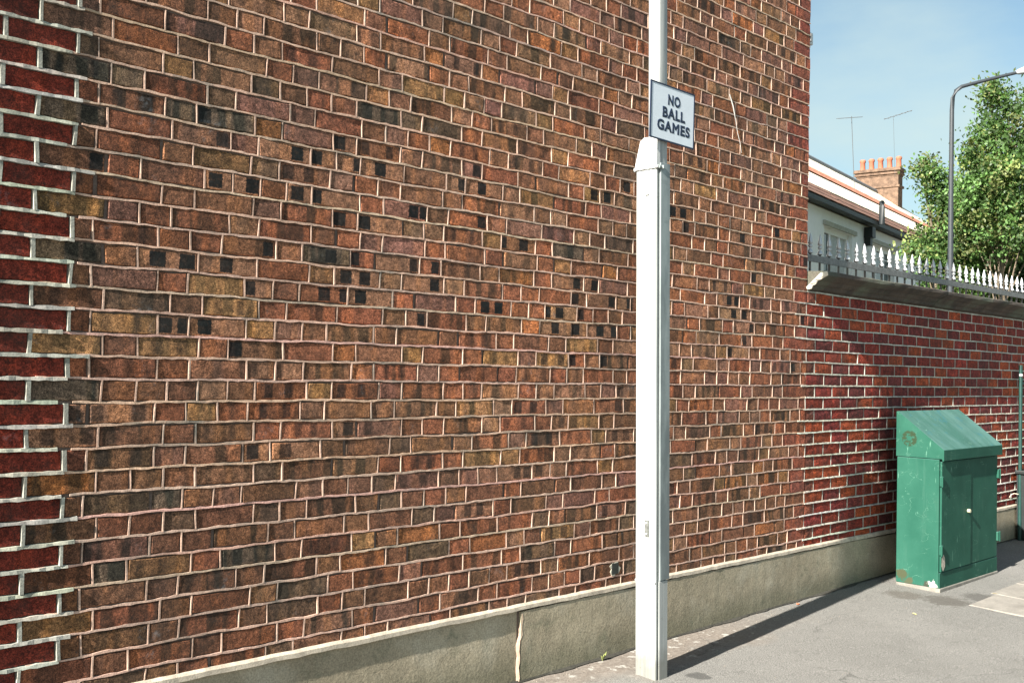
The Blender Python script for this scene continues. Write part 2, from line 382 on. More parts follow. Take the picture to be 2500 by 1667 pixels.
# palettes (albedo)
PAL = [((.262, .098, .052), 32), ((.225, .104, .058), 34), ((.275, .140, .082), 14), ((.300, .152, .068), 5),
       ((.232, .110, .078), 10), ((.160, .094, .060), 4), ((.310, .122, .050), 3)]
def pick(rnd, x, z):
    w = [q for _, q in PAL]
    row = 16 - z/PITCH
    if row < 3: w[2] *= 1.6; w[4] *= 1.8; w[0] *= .7
    if 6 <= row <= 12: w[0] *= 1.7
    if 12 < row < 17: w[3] *= 2.0
    if row > 19: w[5] *= 2.6; w[1] *= 1.5; w[2] *= .5; w[0] *= .6; w[1] *= 1.0
    if x < 2.0: w[5] *= 2.0; w[1] *= 1.0; w[2] *= .5  # more dark bricks at the left, standing in for lens vignetting
    c = rnd.choices([q for q, _ in PAL], w)[0]
    m = rnd.uniform(.80, 1.14)
    if row > 19: m *= .86
    m *= .66+.34*smooth(1.2, 3.0, x)  # lens vignette painted into the brick colour, darker towards the left
    return tuple(min(.6, ch*m*rnd.uniform(.95, 1.05)*k_) for ch, k_ in zip(c, (1.13, 1.10, 1.07)))

# black kiln marks, in photo pixels (full image 2352 wide) -> course and position along the wall
BL = [(683,357),(727,363),(826,380),(874,385),(495,412),(580,425),(683,443),(725,452),(780,497),(838,510),(1063,428),(1107,432),
      (950,487),(975,491),(1153,556),(1203,562),(362,597),(430,600),(760,592),(812,595),(795,635),(838,636),(745,671),(793,676),(828,680),(998,654),
      (1114,705),(1145,708),(1325,651),(1366,655),(1256,715),(1285,718),(1405,693),(1447,697),(1275,752),(1322,756),(1378,760),
      (1411,762),(1675,688),(1692,690),(1685,715),(1710,718),(1545,485),(1569,488),(1785,528),(1395,450),(1365,445),(378,745),(425,748),(470,750),
      (222,942),(320,945),(168,945),(577,850),(638,850),(1188,1080),(1210,1080),(1238,1080),(1290,968),(1317,970),(1190,935),(1225,937),
      (1412,1000),(1438,1000),(800,980),(845,980),(580,1035),(655,1035),(1705,540),(570,655),(520,598),(1440,432),(1420,935),(1440,937),(200,1000),(110,1003)]
def onwall(x, y):
    r_ = ray(x*2500/2352, y*2500/2352); t = -CP.y/r_.y; q = CP + r_*t; return q.x, q.z
BLK = {}
for q in BL:
    ux, uz = onwall(*q); BLK.setdefault(int(math.floor(16-uz/PITCH)), []).append(ux)
DARK = [(295,175),(390,240),(425,250),(470,262),(365,1145),(250,1310),(130,895),(745,605),(1290,565),(900,270),(160,240),(150,580),(130,130),(565,1265)]
DRK = [(onwall(*q)[0], int(math.floor(16-onwall(*q)[1]/PITCH))) for q in DARK]
YEL = [(340,740),(560,720),(150,785),(375,790),(480,665),(470,930),(455,640),(1350,805),(1290,815),(1320,985),(1370,965),(1180,770),(1080,1040),(820,1250),(940,195),(1240,260),(1290,820),(1180,820),(960,820),(1300,1205)]
YL = [(onwall(*q)[0], int(math.floor(16-onwall(*q)[1]/PITCH))) for q in YEL]

ZB = -0.945                                  # top of the plinth
LAST = 28                                    # lowest (cut) course
XQ_L, XQ_S = 1.268, 1.150                    # long and short toothing of the red wall at the left
XE = 5.887                                   # right corner of the house
rb = random.Random(11)
S, H, J = 0.2150, 0.1030, 0.0120
house_bricks = []; perps = []
for r_ in range(-24, LAST+1):
    zt = zrow(r_); z1 = zt - .0056; z0 = zt-PITCH+.0056; zb = z0
    if r_ == LAST: z0 = max(z0, ZB)
    if z1-z0 < .008: continue
    long_ = (r_ % 2 == 0)
    x = XQ_L + .004 if long_ else XQ_S + .004
    seq_s = False
    if long_:
        cl = rb.uniform(.05, .062)
        items = [cl]; nxt = 'S'
    else: items = []; nxt = 'S'
    # right end of the row: red quoin closers
    while x < XE-0.02:
        if items: L = items.pop(0)
        else:
            L = (S if nxt == 'S' else H) + rb.uniform(-.006, .006)
            nxt = ('H' if rb.random() < .90 else 'S') if nxt == 'S' else ('S' if rb.random() < .72 else 'H')
        xend = XE-.001 if zt > 0.6 or True else XE
        if x+L > XE-.06: L = xend-x
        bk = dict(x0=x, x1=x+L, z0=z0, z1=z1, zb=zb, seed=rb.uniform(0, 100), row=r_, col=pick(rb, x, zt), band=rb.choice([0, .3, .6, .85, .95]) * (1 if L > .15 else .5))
        if x+L > XE-.02: bk['col'] = tuple(c*rb.uniform(.85, 1.1) for c in (.27, .085, .05)); bk['band'] = .2
        house_bricks.append(bk)
        if x+L < XE-.03: perps.append((x+L+J/2, zb if r_ < LAST else z0, z1))
        x += L+J
for bk in house_bricks:
    L = bk['x1']-bk['x0']
    cs = [c-bk['x0'] for c in BLK.get(bk['row'], []) if bk['x0']-.004 <= c <= bk['x1']+.004]
    if cs:
        c1 = cs[0]; c2 = cs[1] if len(cs) > 1 else 9
        bk['sq'] = (c1, c2, rb.uniform(.026, .031), rb.uniform(.95, 1) if bk['row'] < 14 else rb.uniform(.62, .9)); bk['band'] = .2
        if sum(bk['col']) < .42: bk['col'] = (.29, .14, .080)
    elif 2 <= bk['row'] <= 13 and rb.random() < .055:
        bk['sq'] = (rb.choice([.025, L-.028]), 9, rb.uniform(.022, .027), rb.uniform(.88, .97))
    elif rb.random() < .34 and L > .15:
        c1 = rb.uniform(.03, .07); bk['sq'] = (c1, c1+rb.uniform(.07, .12), rb.uniform(.020, .030), rb.choice([.25, .35, .5, .6, .75]))
    for dx, dr in DRK:
        if dr == bk['row'] and bk['x0'] <= dx <= bk['x1']: bk['col'] = (.125, .085, .058); bk['band'] = 1
    for dx, dr in YL:
        if dr == bk['row'] and bk['x0'] <= dx <= bk['x1']: bk['col'] = (.325, .165, .070); bk['band'] = .6
def shade_jitter(): return rb.uniform(-.0006, .0010)

def put_bricks(bricks, root, limit, rnd, ykw, massname='brick_courses'):
    """the bricks that show largest become parts, the others one part"""
    def size(b):
        p = Vector(((b['x0']+b['x1'])/2, 0, (b['z0']+b['z1'])/2))-CP; d = p.dot(CW)
        sx_, sy_ = 1250+F*p.dot(CR)/d, 833.5-F*p.dot(CU)/d
        vis = (-40 < sx_ < 2540 and -40 < sy_ < 1700)
        return (1 if vis else 0)*(b['x1']-b['x0'])*(b['z1']-b['z0'])/d/d/d
    bricks.sort(key=size, reverse=True)
    for b in bricks[:limit]:
        m_ = MB(); add_brick(m_, b, rnd, **ykw()); m_.build('brick', MB_BRICK, root, loc=(b['x0'], 0, b['z0']))
    m_ = MB()
    for b in bricks[limit:]: add_brick(m_, b, rnd, **ykw())
    if m_.v: tag(m_.build(massname, MB_BRICK, root), kind='stuff')

house = thing('brick_house', (3.5, 0, -1.3), 'tall windowless side wall of brown and red brick house behind the white post', 'house')
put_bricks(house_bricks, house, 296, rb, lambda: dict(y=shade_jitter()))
PINK, CREAM, DCREAM = (.57, .385, .295), (.58, .56, .49), (.36, .36, .31)  # DCREAM: left wall's cream mortar, darkened to paint in the lens falloff
mj = MB()
for r_ in range(-24, LAST+1):
    zt = zrow(r_); a = (XQ_L if r_ % 2 == 0 else XQ_S) + .02
    rib_bed(mj, a, XE-.002, zt+.0010, rb, .0086, .0015, tuple(c*rb.uniform(.92, 1.05) for c in PINK), ph=rb.uniform(0, 6))
for x, z0, z1 in perps:
    if rb.random() < .93: rib_perp(mj, x, z0-.003, z1+.003, rb, .0064, .0014, PINK)
tag(mj.build('mortar_joints', M_MORTAR, house), kind='stuff')
g = MB(); g.box(XQ_S-.06, XE-.012, .006, .30, -1.6, 3.9); g.build('mortar_bed', M_JOINT, house)
M_PLAINBRICK = simple('plain_brick', (.26, .12, .07), .9, .3, 8)
g = MB(); g.box(-5, XE-.015, .301, 7.5, -1.6, 6.2); g.build('house_body', M_PLAINBRICK, house)
M_SLATE = simple('slate', (.10, .10, .11), .7, .2, 8)
g = MB(); g.add([(-5.2, .0, 6.2), (XE+.1, .0, 6.2), (XE+.1, 3.9, 8.6), (-5.2, 3.9, 8.6), (-5.2, 7.8, 6.2), (XE+.1, 7.8, 6.2)],
                [(0, 1, 2, 3), (3, 2, 5, 4), (0, 3, 4), (1, 5, 2), (0, 4, 5, 1)]); g.build('roof', M_SLATE, house)
g = MB(); g.box(-5, XE-.012, .05, .30, 3.9, 6.2); g.build('upper_wall', M_PLAINBRICK, house)

# ------------------------------------------------------------------ red wall at the left, toothed into the house
redw = thing('red_brick_wall', (0.6, 0, -1.3), 'dark red brick wall with thick white joints at the left edge, toothed into the brown wall', 'wall')
rr = random.Random(5)
RW = []; mj = MB()
for r_ in range(-24, LAST+1):
    zt = zrow(r_); z1 = zt-.0065; z0 = zt-PITCH+.0065
    if r_ == LAST: z0 = ZB
    if z1-z0 < .008: continue
    end = XQ_L if r_ % 2 == 0 else XQ_S
    xe = end-.009; x = xe
    while x > -0.6:
        L = .2105 + rr.uniform(-.004, .004)
        q = rr.uniform(.75, 1.15)
        RW.append(dict(x0=x-L, x1=x, z0=z0, z1=z1, zb=z0, seed=rr.uniform(0, 99), row=r_, col=(.150*q, .024*q, .014*q), band=0.0))
        x -= L
        rib_perp(mj, x-.0065, z0-.003, z1+.003, rr, .013, .0075, DCREAM); x -= .013
    rib_perp(mj, end-.002, z0-.003, z1+.003, rr, .013, .0075, DCREAM)
for r_ in range(-24, LAST+1):
    e_ = (XQ_L if r_ % 2 == 0 else XQ_S); e2 = XQ_L + rr.uniform(-.03, .07)
    rib_bed(mj, -0.6, e2, zrow(r_), rr, .0125, .0085, tuple(c*rr.uniform(.9, 1.03) for c in DCREAM), ph=rr.uniform(0, 6), wob=.0012)
put_bricks(RW, redw, 120, rr, lambda: dict(y=rr.uniform(.0, .002)))
tag(mj.build('mortar_joints', M_MORTAR, redw), kind='stuff')
g = MB(); g.box(-.7, XQ_S-.061, .006, .3, -1.6, 3.9); g.build('mortar_bed', M_JOINT, redw)

# ------------------------------------------------------------------ low wall at the right with coping and railings
XW0, XW1 = XE+.001, 13.5
low = thing('low_brick_wall', (8.5, 0, -1.26), 'low red brick garden wall with raised white joints and stone coping, right of the tall wall', 'wall')
rl = random.Random(23); LW = []; mj = MB()
TOPROW = 7
for r_ in range(TOPROW, LAST+1):
    zt = zrow(r_); z1 = zt-.006; z0 = zt-PITCH+.006
    if r_ == LAST: z0 = ZB
    if z1-z0 < .008: continue
    x = XW0 + (.11 if r_ % 2 else .0) + rl.uniform(-.004, .004)
    if r_ % 2: 
        q = rl.uniform(.5, 1); LW.append(dict(x0=XW0+.004, x1=x-.008, z0=z0, z1=z1, zb=z0, seed=rl.uniform(0, 99), row=r_, col=(.22*q, .07*q, .045*q), band=.3))
    while x < XW1:
        L = .2165+rl.uniform(-.005, .005); q = rl.uniform(.72, 1.12)
        c = rl.choice([(.25, .040, .022), (.23, .034, .024), (.20, .032, .027), (.31, .062, .024), (.15, .030, .028)])
        LW.append(dict(x0=x, x1=min(x+L, XW1), z0=z0, z1=z1, zb=z0, seed=rl.uniform(0, 99), row=r_, col=tuple(k*q for k in c), band=.15))
        rib_perp(mj, x-.0055, z0-.003, z1+.003, rl, .0072, .0012, tuple(k*.8 for k in CREAM))
        x += L+.011
for r_ in range(TOPROW, LAST+1):
    a = XE + (rl.uniform(-.11, -.0) if r_ > 8 else .002)
    if r_ in (8, 9, 10, 11, 12): a = XE-.10-(.045 if r_ % 2 else 0)
    d_ = smooth(12, 22, r_)
    rib_bed(mj, a, XW1, zrow(r_), rl, .0090, .0024+.0030*d_, tuple(c*rl.uniform(.92, 1.03) for c in CREAM), ph=rl.uniform(0, 6), wob=.001)
put_bricks(LW, low, 290, rl, lambda: dict(y=rl.uniform(-.0012, .0010), bow=.0020, ja=.003))
tag(mj.build('mortar_joints', M_MORTAR, low), kind='stuff')
g = MB(); g.box(XE-.011, XW1, .006, .24, -1.6, .70); g.build('mortar_bed', M_JOINT, low)
# coping stones
def coping_material():
    m, nt, b = newmat('weathered_coping'); k = NB(nt); pos = k.pos()
    c = k.mix(k.ramp(k.noise(pos, 7, 7, .7), [(.36, 0.0), (.62, 1.0)]), (.030, .026, .022), (.085, .066, .052))
    c = k.mix(k.ramp(k.noise(pos, 2.5, 5), [(.5, 0.0), (.7, 1.0)]), c, (.10, .12, .085))
    c = k.mix(1.0, c, k.ramp(k.noise(pos, 120, 3), [(.3, .75), (.7, 1.25)]), 'MULTIPLY')
    k.l(c, b.inputs['Base Color']); b.inputs['Roughness'].default_value = .92
    k.bump(k.noise(pos, 60, 5), b, .6, .004); return m
M_COP = coping_material()
prof = [(.0, .688), (-.028, .692), (-.036, .712), (-.056, .722), (-.074, .742), (-.096, .750), (-.112, .760), (-.138, .774), (-.138, .794), (-.130, .801), (.06, .812), (.25, .806), (.25, .69)]
x = XE+.004; ci = 0
for L in (.93, .90, .88, .92, .90, .9, .9, .9, .5):
    m_ = MB(); rr_ = random.Random(ci); rings = []
    n_ = 6
    for i in range(n_+1):
        xx = x+.003+(L-.006)*i/n_
        sc = .985 if i in (0, n_) else 1
        rings.append([(xx, py*sc+rr_.uniform(-.0022, .0022)*(py < 0), .75+(pz-.75)*sc+rr_.uniform(-.002, .002)*(py < 0)+(.002 if ci % 2 else 0)) for py, pz in prof])
    m_.loft(rings, smooth=False); m_.build('coping_stone', M_COP, low); x += L; ci += 1
XC_END = x
M_CEM = simple('pale_cement', (.66, .62, .52), .95, .25, 25, bump=.8, bdist=.006)
m_ = MB()
rings = [[(xx, py*sc, .745+(pz-.745)*sc) for py, pz in prof[:10]] for xx, sc in ((XE-.012, .72), (XE+.000, .97), (XE+.0065, 1.01))]
rings = [[(p[0]+random.uniform(-.004, .004), p[1], p[2]) for p in r] for r in rings]
m_.loft(rings, smooth=False); m_.build('cement_fillet', M_CEM, low)

# railings on the coping: bars with spear finials
M_GALV_B = simple('dark_galvanised', (.19, .19, .185), .55, .3, 30, metal=.35)
M_FIN = simple('silver_paint', (.52, .54, .56), .38, .08, 40, metal=.35, bump=.1)
rail = thing('spiked_railing', (8.5, .08, .80), 'row of silver spear tipped railings on a dark flat rail above the low wall', 'railing')
m_ = MB(); m_.box(XE+.012, XC_END, .068, .076, .888, .934, .002); m_.build('rail', M_GALV_B, rail)
bar_mb = MB(); bar_mb.lathe((0, 0, 0), [(.0075, -.135), (.0075, .008), (.013, .010), (.013, .014)], 8)
fin_mb = MB(); fin_mb.lathe((0, 0, 0), [(.019, .014), (.0205, .020), (.016, .030), (.0065, .044), (.006, .048), (.0135, .054), (.0155, .061), (.012, .068), (.006, .071), (.009, .073), (.0165, .080), (.0155, .090), (.010, .118), (.001, .150)], 10)
barme = bar_mb.mesh('bar', M_GALV_B); finme = fin_mb.mesh('finial', M_FIN)
k = -6; rq = random.Random(2)
while 6.703+.127*k < XC_END-.05:
    xx = 6.703+.127*k
    if xx > XE+.02:
        b_ = bpy.data.objects.new('bar', barme); col.objects.link(b_); b_.parent = rail; b_.location = (xx-8.5+rq.uniform(-.002, .002), .006, .133)
        b_.rotation_euler = (rq.uniform(-.02, .02), rq.uniform(-.03, .03), rq.uniform(0, 3))
        f_ = bpy.data.objects.new('finial', finme); col.objects.link(f_); f_.parent = b_
    k += 1

# ------------------------------------------------------------------ plinth
def plinth_material():
    m, nt, b = newmat('rough_render'); k = NB(nt); pos = k.pos()
    c = k.mix(k.ramp(k.noise(pos, 2.2, 6, .65), [(.35, 0.0), (.65, 1.0)]), (.26, .222, .158), (.36, .315, .23))
    c = k.mix(k.math('MULTIPLY', k.ramp(k.noise(pos, 6, 6, .7), [(.55, 0.0), (.7, 1.0)]), .6), c, (.12, .13, .09))
    c = k.mix(k.math('MULTIPLY', k.ramp(k.noise(pos, 4.3, 6), [(.52, 0.0), (.68, 1.0)]), .4), c, (.44, .41, .33))
    sep = k.n('ShaderNodeSeparateXYZ'); k.l(pos, sep.inputs[0])
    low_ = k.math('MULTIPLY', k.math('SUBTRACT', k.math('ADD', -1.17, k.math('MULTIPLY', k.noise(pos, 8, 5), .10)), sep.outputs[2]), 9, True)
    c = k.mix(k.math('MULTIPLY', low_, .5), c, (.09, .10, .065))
    c = k.mix(1.0, c, k.ramp(k.noise(pos, 160, 4, .7), [(.3, .65), (.7, 1.35)]), 'MULTIPLY')
    vo = k.n('ShaderNodeTexVoronoi', feature='DISTANCE_TO_EDGE'); vo.inputs['Scale'].default_value = 1.7
    wv = k.n('ShaderNodeVectorMath', operation='ADD'); k.l(pos, wv.inputs[0])
    nz = k.n('ShaderNodeTexNoise'); nz.inputs['Scale'].default_value = 5; k.l(pos, nz.inputs['Vector'])
    sc_ = k.n('ShaderNodeVectorMath', operation='SCALE'); sc_.inputs['Scale'].default_value = .25; k.l(nz.outputs['Color'], sc_.inputs[0]); k.l(sc_.outputs[0], wv.inputs[1])
    k.l(wv.outputs[0], vo.inputs['Vector'])
    crack = k.ramp(vo.outputs['Distance'], [(0.0, 1.0), (.006, 0.0)])
    c = k.mix(k.math('MULTIPLY', crack, .16), c, (.06, .05, .04))
    k.l(c, b.inputs['Base Color']); b.inputs['Roughness'].default_value = .95; b.inputs['Specular IOR Level'].default_value = .2
    h = k.math('ADD', k.math('MULTIPLY', k.noise(pos, 70, 5, .6), 1.0), k.math('MULTIPLY', k.noise(pos, 14, 4), 1.6))
    h = k.math('SUBTRACT', h, k.math('MULTIPLY', crack, .25))
    k.bump(h, b, .5, .0024); return m
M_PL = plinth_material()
XK = 3.345
def wavy_strip(xa, xb, y, zt, zb_f, root, name, mat, rnd, thick, step=.05, top=None):
    m_ = MB(); n = int((xb-xa)/step)+2; rings = []
    for i in range(n):
        xx = xa+(xb-xa)*i/(n-1); w_ = rnd.uniform(-.0004, .0004); zz = rnd.uniform(-.0015, .0015)
        rings.append([(xx, y+thick, zt(xx)), (xx, y+w_, zt(xx)+zz), (xx, y+w_*.6, zb_f(xx)), (xx, y+thick, zb_f(xx))])
    m_.loft(rings, smooth=False); return m_.build(name, mat, root)
rp_ = random.Random(9)
pl = thing('rendered_plinth', (4, 0, -1.3), 'rough cement rendered plinth with a cream ledge along the foot of both walls', 'plinth')
ztop = lambda x: -.960-.014*smooth(6, 8, x)
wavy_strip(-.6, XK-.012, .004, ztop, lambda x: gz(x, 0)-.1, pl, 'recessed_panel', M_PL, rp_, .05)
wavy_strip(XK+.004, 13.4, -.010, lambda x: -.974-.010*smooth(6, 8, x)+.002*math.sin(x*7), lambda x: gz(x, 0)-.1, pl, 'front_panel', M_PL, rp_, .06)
M_LEDGE = simple('cream_ledge', (.43, .375, .30), .9, .28, 22, bump=.5)
# cream ledge: bevelled strip on top of the plinth
m_ = MB(); rings = []
n = 260
for i in range(n):
    xx = -.6+14.0*i/(n-1); th = .008+rp_.uniform(-.0006, .0006); dz = .010*smooth(6, 8, xx); e = rp_.uniform(-.0012, .0012)
    rings.append([(xx, .012, ZB+.006-dz), (xx, -.004, ZB+.004-dz+e), (xx, -th-.004, ZB-.005-dz+e), (xx, -th-.005, ZB-.022-dz+e*2), (xx, .012, ZB-.030-dz)])
m_.loft(rings, smooth=False); m_.build('ledge', M_LEDGE, pl)
# pinkish cement smear down the step in the render
m_ = MB(); rings = []
for i in range(14):
    z = -.985-(-.985+1.30)*i/13; xx = XK + .003*math.sin(i*1.7) + (.008 if i < 5 else -.006)
    w = .0045+.0015*math.sin(i*2.3)
    rings.append([(xx-w, .004, z), (xx-w*.6, -.004, z), (xx+w*.7, -.0112, z), (xx+w, -.006, z)])
m_.loft(rings, smooth=False); m_.build('cement_smear', simple('pink_cement', (.30, .215, .165), .9, .2, 30), pl)

# black dirt gathered in the seam between plinth and pavement
m_ = MB(); pa = []; pb = []; n = 320
for i in range(n):
    xx = -.5+13.5*i/(n-1); w_ = .010+.008*math.sin(xx*5.3)+.006*math.sin(xx*17.7)+rp_.uniform(-.004, .004); yb = -.001 if xx < XK else -.011
    pa.append((xx, yb+.002, gz(xx, 0)+.012)); pb.append((xx, yb-max(.004, w_), gz(xx, 0)+.0035))
m_.add(pa+pb, [(n+i, n+i+1, i+1, i) for i in range(n-1)]); tag(m_.build('seam_dirt', simple('black_dirt', (.035, .033, .026), .95, .4, 60), pl), kind='stuff')

# weed at the foot of the plinth
M_WEED = simple('weed', (.22, .25, .08), .8, .3, 60)
def weed(x, y, h, label, n=7, seed=1):
    t = thing('weed', (x, y, gz(x, y)), label, 'weed'); r = random.Random(seed); m_ = MB()
    for i in range(n):
        a = r.uniform(0, 6.28); l_ = h*r.uniform(.5, 1); b0 = Vector((x, y, gz(x, y)))
        tip = b0+Vector((math.cos(a)*l_*.5, -abs(math.sin(a))*l_*.4, l_)); sd = Vector((math.sin(a), math.cos(a), 0))*h*.12; md = (b0+tip)/2+Vector((0, 0, h*.1))
        m_.add([b0, md+sd, tip, md-sd], [(0, 1, 2, 3)])
    m_.build('leaves', M_WEED, t)
weed(3.90, -.035, .05, 'tiny pale green weed growing at the foot of the plinth left of the post', 8, 4)
weed(9.5, -.08, .05, 'small green weeds beside the black bin at the right edge', 14, 6)

# small chipped hole ringed with pale mortar low on the wall
hx, hz = onwall(1412, 1305)
vh = thing('pipe_hole', (hx, 0, hz), 'square blocked hole ringed with pale mortar low on the wall, left of the post', 'hole')
m_ = MB(); rq = random.Random(8); ring_o = []; ring_i = []
for k in range(14):
    a = 2*math.pi*k/14; sq_ = 1/max(abs(math.cos(a)), abs(math.sin(a))); 
    ring_i.append((hx+.024*sq_*math.cos(a)*.95+rq.uniform(-.003, .003), -.0028, hz+.024*sq_*math.sin(a)))
    ring_o.append((hx+(.040+rq.uniform(-.013, .012))*sq_*.85*math.cos(a), -.0025, hz+(.036+rq.uniform(-.006, .005))*sq_*.9*math.sin(a)))
bk_ = [(p[0], .008, p[2]) for p in ring_o]; bi_ = [(p[0], .004, p[2]) for p in ring_i]
n = 14
m_.add(ring_o+ring_i+bk_+bi_, [(k, (k+1) % n, n+(k+1) % n, n+k) for k in range(n)] + [(2*n+k, 2*n+(k+1) % n, (k+1) % n, k) for k in range(n)] + [(n+k, n+(k+1) % n, 3*n+(k+1) % n, 3*n+k) for k in range(n)])
m_.build('mortar_ring', simple('ring_mortar', (.40, .39, .32), .9, .3, 40), vh)
m_ = MB(); m_.box(hx-.026, hx+.026, -.0032, .006, hz-.028, hz+.028); m_.build('plug', simple('dark_plug', (.03, .035, .03), .9, .3, 40), vh)

# thin pale wire hanging on the wall right of the sign
wr = thing('hanging_wire', (5.1, -.004, 1.4), 'thin pale wire hanging down the brick wall right of the sign', 'wire')
pts = [onwall(*q) for q in ((1674, 218), (1682, 245), (1688, 280), (1692, 305), (1698, 330), (1701, 352))]
m_ = MB(); m_.tube([(a, -.006, b) for a, b in pts], [.0035, .004, .0014, .002, .0014, .001], 6); m_.build('strand', simple('pale_wire', (.4, .4, .38), .6, .2, 50), wr)
# small bracket box high on the house corner
cx, cz = XE, onwall(1862, 84)[1]
ab = thing('wall_box', (cx, 0, cz), 'small pale junction box fixed high on the right corner of the house', 'box')
m_ = MB(); m_.box(cx+.001, cx+.055, .01, .075, cz-.045, cz+.035, .008); m_.build('casing', simple('pale_plastic', (.55, .60, .62), .5, .1, 30), ab)
m_ = MB(); m_.box(cx+.001, cx+.02, .0, .010, cz-.03, cz+.02, .003); m_.build('mount', simple('mount', (.3, .3, .3), .6, .1, 30), ab)

# ------------------------------------------------------------------ white post with sign
def white_paint():
    m, nt, b = newmat('white_post_paint'); k = NB(nt); pos = k.pos()
    c = k.mix(k.ramp(k.noise(k.scale(pos, (60, 60, 1.2)), 1.0, 5, .6), [(.4, 0.0), (.7, 1.0)]), (.34, .355, .345), (.22, .24, .24))
    c = k.mix(k.math('MULTIPLY', k.ramp(k.noise(pos, 45, 5, .7), [(.62, 0.0), (.70, 1.0)]), .6), c, (.14, .135, .115))
    sp_ = k.n('ShaderNodeSeparateXYZ'); k.l(pos, sp_.inputs[0])
    lowm = k.math('MULTIPLY', k.math('SUBTRACT', k.math('ADD', -1.22, k.math('MULTIPLY', k.noise(pos, 25, 5), .16)), sp_.outputs[2]), 9, True)
    c = k.mix(k.math('MULTIPLY', lowm, .6), c, (.12, .115, .095))
    c = k.mix(k.math('MULTIPLY', k.ramp(k.noise(k.scale(pos, (25, 25, 3)), 1.0, 5, .7), [(.56, 0.0), (.66, 1.0)]), .45), c, (.13, .145, .14))
    k.l(c, b.inputs['Base Color']); b.inputs['Roughness'].default_value = .45
    k.bump(k.noise(pos, 90, 3), b, .15, .001); return m
def galv():
    m, nt, b = newmat('galvanised_steel'); k = NB(nt); pos = k.pos()
    c = k.mix(k.ramp(k.noise(k.scale(pos, (9, 9, 2.2)), 1.0, 6, .65), [(.38, 0.0), (.62, 1.0)]), (.14, .165, .17), (.27, .31, .31))
    c = k.mix(k.math('MULTIPLY', k.ramp(k.noise(k.scale(pos, (6, 6, 30)), 1.0, 6, .7), [(.60, 0.0), (.68, 1.0)]), .5), c, (.16, .19, .19))
    k.l(c, b.inputs['Base Color']); b.inputs['Roughness'].default_value = .5; b.inputs['Metallic'].default_value = .25
    k.bump(k.noise(pos, 60, 3), b, .15, .001); return m
M_WP, M_GV = white_paint(), galv()
M_CAP = simple('white_cap_paint', (.50, .51, .50), .5, .12, 40, bump=.15)
PX, PY = 3.92, -.33; PZ = gz(PX, PY)
post = thing('street_post', (PX, PY, PZ), 'tall white steel post with a boxed cable cover, carrying the ball games sign', 'post')
post.rotation_euler = (0, R(-1.45), 0)
def rbox(x0, x1, y0, y1, z0, z1, r, m_, n=3):
    """rounded rectangular column"""
    pts = []
    for cxx, cyy, a0 in ((x1-r, y1-r, 0), (x0+r, y1-r, 90), (x0+r, y0+r, 180), (x1-r, y0+r, 270)):
        for i in range(n+1):
            a = R(a0+90*i/n); pts.append((cxx+r*math.cos(a), cyy+r*math.sin(a)))
    m_.loft([[(p[0], p[1], z0) for p in pts], [(p[0], p[1], z1) for p in pts]], smooth=True)
m_ = MB(); rbox(3.893, 3.962, -.385, -.316, PZ-.05, PZ+6.5, .012, m_); m_.build('pole', M_WP, post)
m_ = MB(); rbox(3.8725, 3.8925, -.384, -.263, PZ-.02, 1.115, .006, m_); m_.box(3.869, 3.8725, -.362, -.352, -.80, 1.10); m_.box(3.869, 3.8725, -.292, -.286, -.80, 1.10)
m_.build('cable_cover', M_WP, post)
m_ = MB(); m_.box(3.8935, 3.915, -.3155, -.2635, PZ-.02, 1.10); m_.build('cover_return', M_WP, post)
m_ = MB(); m_.box(3.893, 3.957, -.3905, -.3855, PZ-.02, -.845, .0015); m_.build('base_sleeve', M_WP, post)
m_ = MB(); m_.box(3.896, 3.9675, -.3935, -.3858, -.840, 1.13, .0015); m_.box(3.9625, 3.9675, -.3857, -.33, -.840, 1.13); m_.build('galvanised_angle', M_GV, post)
m_ = MB(); m_.box(3.8685, 3.8724, -.384, -.264, -.852, -.846); m_.build('seam', simple('seam', (.45, .47, .46), .6, .2, 40), post)
# cap over the cover
m_ = MB()
m_.loft([[(x_, y_, z_) for x_, y_ in ((x0, y0), (x1, y0), (x1, y1), (x0, y1))] for x0, x1, y0, y1, z_ in
         ((3.868, 3.897, -.3885, -.262, 1.116), (3.869, 3.897, -.3885, -.263, 1.135), (3.874, 3.896, -.3880, -.287, 1.240), (3.880, 3.894, -.3850, -.305, 1.256))], smooth=False)
m_.build('cap', M_CAP, post)
m_ = MB(); m_.box(3.864, 3.900, -.3955, -.254, 1.102, 1.116, .003); m_.build('strap', M_CAP, post)
for sy in (-.392, -.250):
    m_ = MB(); m_.tube([(3.895, sy, 1.109), (3.880, sy, 1.109)], .009, 8); m_.build('bolt', M_GV, post)
m_ = MB(); m_.box(3.901, 3.915, -.404, -.394, 1.100, 1.118, .003); m_.build('bolt', M_GV, post)
m_ = MB(); m_.box(3.8655, 3.8722, -.345, -.325, -.635, -.560); m_.build('slot_plate', simple('slot', (.18, .19, .18), .5, .3, 60, metal=.5), post)
for zz in (-.572, -.623):
    m_ = MB(); m_.tube([(3.8660, -.335, zz), (3.8620, -.335, zz)], .005, 8); m_.build('screw', M_FIN, post)
m_ = MB(); m_.box(3.8665, 3.8724, -.343, -.322, .98, 1.098); m_.build('cover_clip', M_WP, post)

